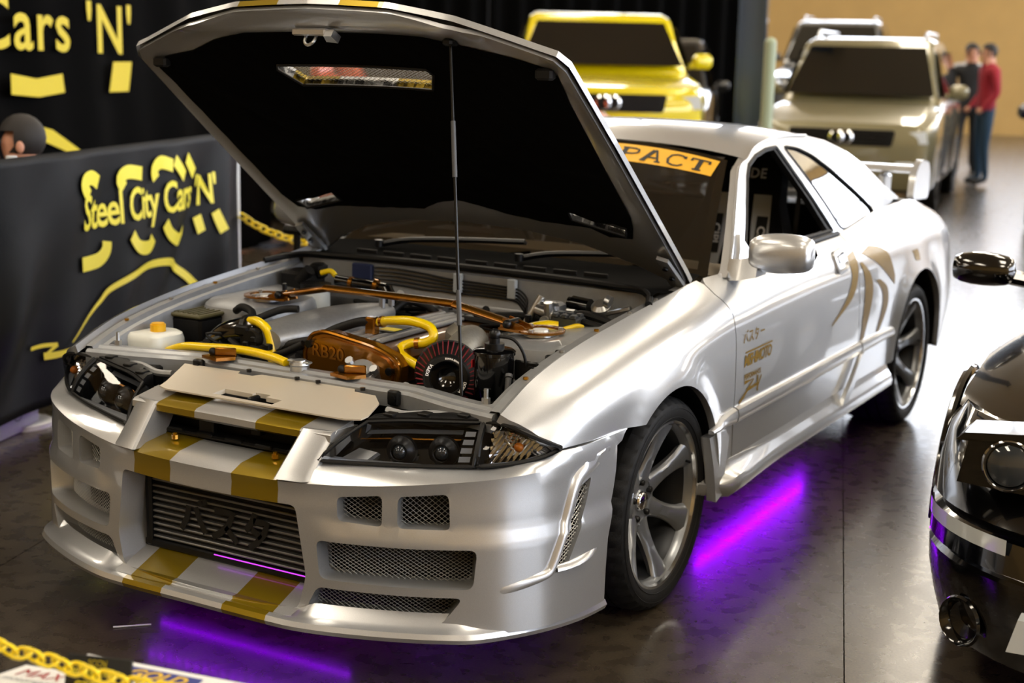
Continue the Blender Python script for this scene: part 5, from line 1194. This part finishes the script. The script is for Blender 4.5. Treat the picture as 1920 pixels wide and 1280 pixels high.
cf = lambda u, v, d=0: Vector((u*.985, u*.02-d-.10*(.56-v), v))
b = B(); b.prism([(-.072, .44), (.078, .46), (.078, .575), (-.064, .556)], lambda u, v, q: cf(u, v, -q), .004); b.make('card', 'board_black', r, 0)
lettering('card_lettering', 'SCCN', lambda u, v: cf(.005+u, .5545+v+.13*u, .002), 'print_yellow_dim', r, size=.016, shear=.2)
lettering('card_lettering', 'Win a Ride in This', lambda u, v: cf(.005+u*.86, .539+v+.13*u, .002), 'print_yellow', r, size=.0165, bold=.0003)
lettering('card_lettering', 'GTR R32', lambda u, v: cf(.005+u, .512+v+.13*u, .002), 'print_yellow', r, size=.026, bold=.0006)
b = B(); b.cyl((.0, .03, 0), (.0, .012, .46), .006, n=8); b.cyl((0, .03, 0), (0, .03, .012), .06, n=18); b.make('card_stand', 'black_metal', r)
b = B(); b.cyl((-.352, -.96, .003), (-.28, -.89, .003), .0025, n=6); tag(b.make('drinking_straw', 'pole_white', None), 'thin white straw lying on the floor ahead of the bumper', 'straw')

# ------------------------------------------------------------------ other cars
mat('car_black', '020203', .12, .0, 1, spec=.6); mat('glass_dark', '08090a', .04, 0, 1); mat('lamp_white', 'dfe6ea', .1, .2, 1); mat('tail_amber', '6a3a2a', .2, 0, 1)
paint('car_yellow', 'd9c800', metal=.1, rough=.25); paint('car_tan', '7d7658', metal=.2, rough=.3); paint('car_dark', '17181c', metal=.3, rough=.25); paint('car_grey', '4a4c50', metal=.4, rough=.3); paint('car_blue', '0e1830', metal=.3, rough=.25); paint('car_orange', 'c8501c', metal=.1, rough=.3)
def small_wheel(parent, x, y, r, wd, sg):
    b = B(); ax = (sg, 0, 0); c = (x, y, r); b.lathe([(r*.62, 0), (r*.66, .012), (r*.9, .012), (r*.98, -.01), (r, -.04), (r, -wd+.04), (r*.96, -wd), (r*.6, -wd)], c, ax, 36); t = b.make('tyre', 'tyre', parent, 40)
    b = B(); b.lathe([(r*.64, -.01), (r*.60, -.03), (r*.56, -.12)], c, ax, 32)
    for k in range(5):
        a = 2*PI*k/5+.3; d = Vector((0, math.cos(a), math.sin(a))); q = Vector((0, -math.sin(a), math.cos(a)))
        o = Vector(c)-Vector((sg*.03, 0, 0)); b.loft([[o+d*r*.1+q*.035, o+d*r*.1-q*.035, o+d*r*.62-q*.028, o+d*r*.62+q*.028], [o+d*r*.1+q*.035-Vector((sg*.03, 0, 0)), o+d*r*.1-q*.035-Vector((sg*.03, 0, 0)), o+d*r*.62-q*.028-Vector((sg*.03, 0, 0)), o+d*r*.62+q*.028-Vector((sg*.03, 0, 0))]])
    b.cyl(Vector(c)-Vector((sg*.06, 0, 0)), Vector(c)-Vector((sg*.02, 0, 0)), r*.14, n=14); b.make('alloy_rim', 'gunmetal', t, 30)
def bg_car(name, label, loc, rz, pm, L=4.5, W=1.86, H=1.8, hood=1.05, nose=.95, wsb=-.75, wst=-.15, rr=1.75, zb=.28, wr=.36, belt=1.08, grille=True, rails=False):
    r = empty(name, loc, rz); tag(r, label, 'car'); hw = W/2; y0 = -L/2
    def sec(y, w, zt, z0=zb, rd=.10): return [Vector((x, y, z)) for x, z in rrect([(-w, z0), (w, z0), (w, zt-rd*.6), (w-rd*1.1, zt), (-w+rd*1.1, zt), (-w, zt-rd*.6)], .07, 3)]
    st = [(y0, hw*.80, nose-.14, zb+.08), (y0+.05, hw*.92, nose-.04, zb), (y0+.25, hw*.98, nose, zb), (y0+.7, hw, hood-.03, zb), (wsb, hw, hood, zb), (wst, hw, belt, zb), (rr-.3, hw, belt+.02, zb), (L/2-.15, hw*.97, belt, zb), (L/2, hw*.90, belt-.2, zb+.1)]
    b = B(); b.loft([sec(y, w, z, q) for y, w, z, q in st]); b.make('body', pm, r, 35)
    tw = hw*.76
    cab = [(wsb, hw*.93, belt-.06, hw*.90), (wsb+.05, hw*.93, belt+.02, hw*.90), ((wsb+wst)/2, hw*.94, (belt+H)/2, tw*1.06), (wst, hw*.95, H-.05, tw), (wst+.35, hw*.95, H, tw), (rr-.5, hw*.95, H-.01, tw), (rr-.05, hw*.94, H-.08, tw*.98), (rr+.22, hw*.93, belt+.05, hw*.85)]
    b = B(); b.loft([[Vector((-w0, y, belt-.08)), Vector((w0, y, belt-.08)), Vector((w1, y, zt-.04)), Vector((w1*.9, y, zt)), Vector((-w1*.9, y, zt)), Vector((-w1, y, zt-.04))] for y, w0, zt, w1 in cab]); b.make('cabin', pm, r, 35)
    b = B(); b.grid(lambda u, v: Vector(((2*u-1)*(hw*.86+(tw*.90-hw*.86)*v), wsb-.045+(wst-wsb)*v*.97-.03*(1-(2*u-1)**2), belt+.03+(H-.10-belt-.03)*v)), 12, 4); b.make('windscreen', 'glass_dark', r, 60)
    for sg in SX:
        for ya, yb in ((wst-.20, (wst+rr)/2-.15), ((wst+rr)/2-.08, rr-.12)):
            b = B(); b.prism([(ya-.12, belt+.02), (yb, belt+.02), (yb-.03, H-.14), (ya+.22, H-.14)], lambda y, z, q: Vector((sg*(hw*.955+(tw-hw*.95)*(z-belt)/(H-belt)+.012-q), y, z)), .01); b.make('side_window', 'glass_dark', r, 0)
        b = B(); b.box((sg*(hw+.10), wsb+.30, belt+.08), (.20, .10, .15), bev=.04); b.cyl((sg*hw*.95, wsb+.30, belt+.03), (sg*(hw+.05), wsb+.30, belt+.04), .03, n=8); b.make('wing_mirror', pm, r, 40)
        b = B(); b.loft([[Vector((sg*x, y, z)) for x, z in ((hw*.56, nose-.13), (hw*.90, nose-.10), (hw*.93, nose-.22), (hw*.60, nose-.24))] for y in (y0+.015, y0+.10)]); hl = b.make('headlamp', 'lamp_white', r, 30)
        b = B(); b.box((sg*hw*.70, y0+.02, zb+.26), (.20, .06, .08), bev=.015); b.make('fog_lamp', 'lamp_white', r, 30)
        for yy in (y0+.88, L/2-.85): small_wheel(r, sg*(hw-.01), yy, wr, .24, sg)
        b = B()
        for yy in (y0+.88, L/2-.85): pass
    b = B(); b.prism(rrect([(-hw*.55, nose-.26), (hw*.55, nose-.26), (hw*.58, nose-.10), (-hw*.58, nose-.10)], .03), lambda x, z, q: Vector((x, y0-.012+q, z)), .06); g = b.make('grille', 'black_plastic', r, 30)
    for k in range(4):
        b = B(); b.box((0, y0-.018, nose-.235+.035*k), (hw*1.02, .012, .012)); b.make('grille_slat', 'black_metal', g, 0)
    b = B(); b.lathe([(.055, -.01), (.075, .0), (.055, .01)], (-.045, y0-.03, nose-.18), (0, 1, 0), 20, close=True); b.make('emblem_ring', 'chrome', r); b = B(); b.lathe([(.055, -.01), (.075, .0), (.055, .01)], (.045, y0-.03, nose-.18), (0, 1, 0), 20, close=True); b.make('emblem_ring', 'chrome', r)
    b = B(); b.prism(rrect([(-hw*.9, zb), (hw*.9, zb), (hw*.86, zb+.20), (-hw*.86, zb+.20)], .04), lambda x, z, q: Vector((x, y0-.03+q+.10*(abs(x)/hw)**3, z)), .10); b.make('lower_bumper', 'black_plastic', r, 30)
    b = B(); b.box((0, 0, zb-.02), (W*.8, L*.8, .06)); b.make('underside', 'black_plastic', r, 0)
    if rails:
        for sg in SX:
            b = B(); b.tube([(sg*tw*.85, wst+.2, H), (sg*tw*.85, wst+.3, H+.06), (sg*tw*.85, rr-.5, H+.06), (sg*tw*.85, rr-.4, H)], .018, 8); b.make('roof_rail', 'alloy', r)
    return r
bg_car('off_road_car', 'bright yellow off-road car parked behind the silver coupe', (-4.6, 10.3, 0), .52, 'car_yellow', L=4.3, W=1.86, H=1.97, hood=1.38, nose=1.30, wsb=-.95, wst=-.55, belt=1.42, zb=.5, wr=.42)
bg_car('estate_car', 'dark parked car beside the yellow off-road car', (-6.3, 15.4, 0), .35, 'car_dark', L=4.6, W=1.85, H=1.80, hood=1.15, nose=1.0)
bg_car('sport_utility_car', 'olive tan sport utility car facing the camera behind the rear spoiler', (-2.42, 12.9, 0), .17, 'car_tan', L=4.5, W=1.80, H=1.80, hood=1.12, nose=.98, wsb=-1.0, wst=-.45, belt=1.16, rails=True)
bg_car('station_wagon', 'grey car standing behind the olive tan sport utility car', (-5.9, 22.6, 0), .2, 'car_grey', L=4.6, W=1.9, H=2.25, hood=1.4, nose=1.3, belt=1.5, rails=True)
bg_car('saloon_car', 'dark blue car cut off by the picture edge', (.42, 12.6, 0), .15, 'car_blue', L=4.6, W=1.85, H=1.5, hood=.98, nose=.86, belt=1.0)
bg_car('hatchback_car', 'orange car seen through the vent of the open hood', (-4.9, 7.0, 0), 1.2, 'car_orange', L=4.2, W=1.8, H=1.72, hood=1.25, nose=1.1, belt=1.28)

# ------------------------------------------------------------------ black sports car in the foreground
bc = empty('black_sports_car', (2.435, .56, 0), math.radians(2)); tag(bc, 'glossy black sports car cut off by the right picture edge', 'car')
def bcs(z, hw, fy, n=2.6, rear=3.4, m=40):
    # plan outline: rounded nose (superellipse) then straight sides
    P = []; yc = fy+.62
    for i in range(m+1):
        a = PI*i/m; c, s_ = math.cos(a), math.sin(a)
        P.append(Vector((-hw*math.copysign(abs(c)**(2/n), c), yc-.62*abs(s_)**(2/n), z)))
    P += [Vector((hw*.995, yc+.8, z)), Vector((hw*.99, yc+1.9, z)), Vector((hw*.97, rear-.2, z)), Vector((hw*.8, rear, z)), Vector((-hw*.8, rear, z)), Vector((-hw*.97, rear-.2, z)), Vector((-hw*.99, yc+1.9, z)), Vector((-hw*.995, yc+.8, z))]
    return P
lay = [(.13, .83, -.86), (.15, .87, -.91), (.22, .885, -.935), (.30, .90, -.945), (.36, .905, -.94), (.375, .895, -.93), (.385, .905, -.945), (.46, .905, -.93), (.475, .890, -.905), (.485, .905, -.915), (.56, .905, -.86), (.62, .900, -.78), (.66, .885, -.66)]
b = B(); b.loft([bcs(*q) for q in lay]); b.make('body', 'car_black', bc, 28)
b = B(); rings = []
for i in range(17):
    x = -.885+1.77*i/16; e = abs(x)/.885; crest = .05*math.exp(-((e-.82)/.16)**2)
    rings.append([Vector((x, y, z)) for y, z in ((-.70+.45*e**4, .645), (-.55+.38*e**4, .672+crest*.3), (-.2+.2*e**4, .715+crest*.8-.03*e**3), (.25, .765+crest-.05*e**3), (.7, .80+crest*.7-.05*e**3), (.95, .82-.05*e**3))])
b.loft(rings, closed=False); b.make('hood', 'car_black', bc, 50)
for sg in SX:
    fx = lambda x, y, z: Vector((sg*x, y, z))
    b = B(); b.loft([[fx(x, y, z) for x, z in ((.54, .57), (.78, .585), (.76, .69), (.55, .70))] for y in (-.80, -.70)]); h = b.make('headlamp_housing', 'black_gloss', bc, 30)
    b = B(); b.lathe([(.0, .012), (.03, .010), (.048, .002), (.052, -.01)], fx(.665, -.805, .640), (0, -1, .1), 24); b.make('round_lens', 'lens_dark', h)
    b = B(); b.lathe([(.052, .0), (.057, .006), (.062, 0)], fx(.665, -.803, .640), (0, -1, .1), 28); b.make('lens_rim', 'chrome', h)
    b = B(); b.loft([[fx(x, y, z) for x, z in ((.53, .695), (.79, .685), (.77, .705), (.55, .725))] for y in (-.800, -.66)]); b.make('lamp_lid', 'car_black', h, 30)
    P = bcs(.43, .909, -.942); Pt = bcs(.475, .900, -.925); idx = range(2, 12)
    b = B(); b.loft([[Vector((-sg*-1*P[i].x*-1*-1 if False else (P[i].x if sg > 0 else -P[i].x), P[i].y, .430)) for i in idx], [Vector((P[i].x if sg > 0 else -P[i].x, P[i].y, .468)) for i in idx]], closed=False); b.make('marker_lamp', 'lamp_white', bc, 40)
    b = B(); b.loft([[fx(x, y, z) for x, z in ((.42, .24), (.62, .235), (.60, .315), (.42, .315))] for y in (-.915, -.86)]); b.make('fog_lamp', 'lamp_white', bc, 30)
    b = B(); b.lathe([(.0, -.03), (.045, -.02), (.055, .0), (.060, .004), (.064, -.004)], fx(.755, -.755, .225), (-.5*-sg, -.8, 0), 24); b.make('brake_duct', 'black_gloss', bc)
    b = B(); rings = []
    for i in range(9):
        a = PI*i/8; k = math.sin(a)**.5*.9+.1; rings.append([fx(1.0-.10*math.cos(a), .62+.05*k*math.cos(q), .90+.055*k*math.sin(q)) for q in [2*PI*j/12 for j in range(12)]])
    b.loft(rings); mr = b.make('wing_mirror', 'car_black', bc, 60); b = B(); b.tube([fx(.78, .66, .86), fx(.92, .63, .88)], .025, 8); b.make('mirror_stalk', 'car_black', mr)
    for y in (0, 2.45): small_wheel(bc, sg*.895, y, .315, .24, sg)
    b = B()
    for cy in (0, 2.45):
        pass
    b = B(); b.tube([fx(.908, .37*math.cos(a), .32+.37*math.sin(a)) for a in [math.radians(5+170*i/20) for i in range(21)]], .014, 8); b.make('arch_lip', 'car_black', bc)
cabr = [(.92, .80, .78, .79), (1.35, .76, 1.08, .60), (1.7, .75, 1.20, .55), (2.2, .75, 1.20, .54), (2.8, .76, 1.02, .58), (3.3, .78, .84, .72)]
b = B(); b.loft([[Vector((-w, y, .70)), Vector((w, y, .70)), Vector((w1, y, z-.03)), Vector((w1*.85, y, z)), Vector((-w1*.85, y, z)), Vector((-w1, y, z-.03))] for y, w, z, w1 in cabr]); b.make('cabin', 'glass_dark', bc, 35)
b = B(); b.loft([[Vector((-w1*.9, y, z+.004)), Vector((0, y, z+.02)), Vector((w1*.9, y, z+.004))] for y, z, w1 in ((1.6, 1.18, .57), (1.9, 1.21, .56), (2.4, 1.17, .56))], closed=False); b.make('roof', 'car_black', bc, 50)

# ------------------------------------------------------------------ people
mat('skin', 'c08a70', .55); mat('hair_dark', '150f0c', .7); mat('jacket_black', '0b0b0e', .8); mat('jacket_red', '8e1226', .8); mat('top_red', 'b01a20', .8); mat('shirt_grey', 'a8a8ac', .8); mat('jeans', '1e3a52', .85); mat('trousers_dark', '14151a', .85); mat('shoes', '101010', .6)
def person(label, loc, rz, top, legs, seated=False, h=1.78, group=None):
    r = empty('person', loc, rz); tag(r, label, 'person'); k = h/1.78
    if seated:
        J = {'pel': (0, 0, .52), 'sp': (0, .02, .72), 'ch': (0, .0, .90), 'nk': (0, -.03, 1.06), 'hd': (0, -.05, 1.16), 'tp': (0, -.045, 1.25)}
        for n, s in (('l', -1), ('r', 1)):
            J.update({'hip'+n: (s*.10, -.02, .50), 'kn'+n: (s*.13, -.42, .52), 'an'+n: (s*.13, -.42, .09), 'to'+n: (s*.14, -.58, .05), 'sh'+n: (s*.19, 0, 1.0), 'el'+n: (s*.25, -.08, .74), 'wr'+n: (s*.16, -.30, .66), 'ha'+n: (s*.14, -.38, .65)})
    else:
        J = {'pel': (0, 0, .94), 'sp': (0, 0, 1.12), 'ch': (0, .01, 1.32), 'nk': (0, 0, 1.50), 'hd': (0, -.02, 1.61), 'tp': (0, -.015, 1.71)}
        for n, s in (('l', -1), ('r', 1)):
            J.update({'hip'+n: (s*.10, 0, .90), 'kn'+n: (s*.11, -.02, .49), 'an'+n: (s*.12, .02, .09), 'to'+n: (s*.14, -.15, .05), 'sh'+n: (s*.195, .01, 1.42), 'el'+n: (s*.26, .03, 1.13), 'wr'+n: (s*.22, -.12, .95), 'ha'+n: (s*.20, -.19, .91)})
    R = {'pel': (.16, .11), 'sp': (.14, .10), 'ch': (.17, .12), 'nk': (.06, .06), 'hd': (.078, .095), 'tp': (.05, .06), 'hip': (.09, .09), 'kn': (.058, .06), 'an': (.042, .045), 'to': (.045, .035), 'sh': (.07, .075), 'el': (.048, .05), 'wr': (.034, .034), 'ha': (.040, .025)}
    names = list(J); E = [('pel', 'sp'), ('sp', 'ch'), ('ch', 'nk'), ('nk', 'hd'), ('hd', 'tp')]
    for n in 'lr': E += [('pel', 'hip'+n), ('hip'+n, 'kn'+n), ('kn'+n, 'an'+n), ('an'+n, 'to'+n), ('ch', 'sh'+n), ('sh'+n, 'el'+n), ('el'+n, 'wr'+n), ('wr'+n, 'ha'+n)]
    me = bpy.data.meshes.new('body'); me.from_pydata([tuple(k*c for c in J[n]) for n in names], [(names.index(a), names.index(b)) for a, b in E], []); o = bpy.data.objects.new('tmp', me); COL.objects.link(o)
    o.modifiers.new('s', 'SKIN'); sv = me.skin_vertices[0].data
    for i, n in enumerate(names):
        q = R[n] if n in R else R[n[:-1]]; sv[i].radius = (q[0]*k, q[1]*k); sv[i].use_root = n == 'pel'
    sd = o.modifiers.new('d', 'SUBSURF'); sd.levels = 2
    dg = bpy.context.evaluated_depsgraph_get(); m2 = bpy.data.meshes.new_from_object(o.evaluated_get(dg)); bpy.data.objects.remove(o)
    ob = bpy.data.objects.new('body', m2); COL.objects.link(ob); ob.parent = r; m2.materials.clear()
    for x in (top, legs, 'skin', 'shoes'): m2.materials.append(MATS[x])
    zn = J['nk'][2]*k-.02; zp = J['pel'][2]*k
    for p in m2.polygons:
        c = p.center; d = min((Vector(c)-Vector(J['ha'+n])*k).length for n in 'lr')
        p.material_index = 2 if (c.z > zn+.015 and abs(c.x) < .12) or d < .075*k else 3 if c.z < .10*k else 1 if (c.z < zp+.02 and (not seated or c.z < .6)) and abs(c.x) < .22 else 0
        p.use_smooth = True
    hd = Vector(J['hd'])*k
    b = B(); b.sphere(hd+Vector((0, .012, .035))*k, .100*k, 16, 10, sc=(.86, 1.0, 1.02)); b.v = [v if not (v.y < hd.y-.05*k and v.z < hd.z+.055*k) else v+Vector((0, .06*k, .03*k)) for v in b.v]; b.make('hair', 'hair_dark', r, 60)
    b = B(); b.sphere(hd+Vector((0, -.098, -.005))*k, .016*k, 8, 6, sc=(.8, 1, 1.3)); b.make('nose', 'skin', r)
    for s in SX:
        b = B(); b.sphere(hd+Vector((s*.032, -.082, .018))*k, .012*k, 8, 6); b.make('eye', 'shoes', r); b = B(); b.sphere(hd+Vector((s*.082, 0, .0))*k, .022*k, 8, 6, sc=(.4, .8, 1.2)); b.make('ear', 'skin', r)
    b = B(); b.box(hd+Vector((0, -.088, -.048))*k, (.045*k, .012*k, .010*k), bev=.003); b.make('mouth', mat('lip', '8a4a40', .6), r, 30)
    return r
person('seated person with short dark hair peeking over the barrier banner', (-2.49, .76, -.05), -.7, 'jacket_black', 'trousers_dark', True)
cr_ = empty('folding_chair', (-2.49, .76, 0), -.7); tag(cr_, 'black folding chair behind the barrier banner', 'chair')
b = B(); b.box((0, -.08, .42), (.42, .42, .03), bev=.01); b.make('seat', 'black_plastic', cr_, 30); b = B(); b.box((0, .17, .70), (.42, .025, .25), bev=.008); b.make('backrest', 'black_plastic', cr_, 30)
for x in (-.19, .19):
    for y, y2 in ((-.25, -.27), (.14, .18)): b = B(); b.cyl((x, y, .42), (x, y2, 0), .012, n=8); b.make('leg', 'black_metal', cr_)
    b = B(); b.cyl((x, .14, .42), (x, .19, .84), .012, n=8); b.make('back_post', 'black_metal', cr_)
person('person in a black jacket and dark trousers standing beside the olive tan car', (-2.12, 16.46, 0), .3, 'jacket_black', 'trousers_dark', h=1.84)
person('person in a dark red jacket and blue jeans standing in the hall', (-1.73, 15.67, 0), -1.0, 'jacket_red', 'jeans', h=1.84)
person('person in a bright red top half hidden behind the olive tan car', (-3.35, 18.85, 0), .2, 'top_red', 'trousers_dark', h=1.9)
person('person in a pale grey top standing far back between the two jackets', (-2.56, 18.3, 0), .4, 'shirt_grey', 'trousers_dark', h=1.88)

# ------------------------------------------------------------------ steel column, and a black drape added to stand in for the dark hall
r = empty('steel_column', (-3.75, 12.6, 0), ANG); tag(r, 'grey blue steel column standing between the parked cars', 'column')
mat('column_paint', '4a5a70', .25, .5, .5)
b = B(); b.box((0, 0, ZC/2), (.30, .02, ZC)); b.make('web', 'column_paint', r, 0)
for s in SX: b = B(); b.box((s*.15, 0, ZC/2), (.02, .28, ZC)); b.make('flange', 'column_paint', r, 0)
b = B(); b.box((0, 0, .015), (.5, .5, .03)); b.make('base_plate', 'steel_frame', r, 0)
r = empty('dark_hall_drape', (-10.7, 13.1, 0)); tag(r, 'long black pleated drape added to stand in for the dark depth of the hall', 'curtain')
A_, C_ = Vector((-3.4, -5.4, 0)), Vector((3.9, 7.1, 0))
b = B(); b.grid(lambda u, v: A_.lerp(C_, u)+Vector((.07*math.sin(u*210), -.05*math.sin(u*210), .02+3.6*v)), 420, 3); b.make('drape', 'cloth_black2', r, 60)
b = B(); b.cyl(A_+Vector((0, 0, 3.62)), C_+Vector((0, 0, 3.62)), .025, n=8); b.make('drape_rail', 'steel_frame', r)
for t in (0, .33, .66, 1): p = A_.lerp(C_, t); b = B(); b.cyl(p, p+Vector((0, 0, 3.62)), .025, n=8); b.make('drape_post', 'steel_frame', r)
r = empty('bollard', (-1.49, 7.01, 0)); tag(r, 'pale green post standing behind the roof of the silver coupe', 'post')
b = B(); b.cyl((0, 0, 0), (0, 0, 1.66), .045, n=16); b.sphere((0, 0, 1.66), .045, 16, 8); b.make('post', mat('pale_green', '9aa68c', .5), r); b = B(); b.cyl((0, 0, 0), (0, 0, .03), .14, n=20); b.make('base', 'steel_frame', r)
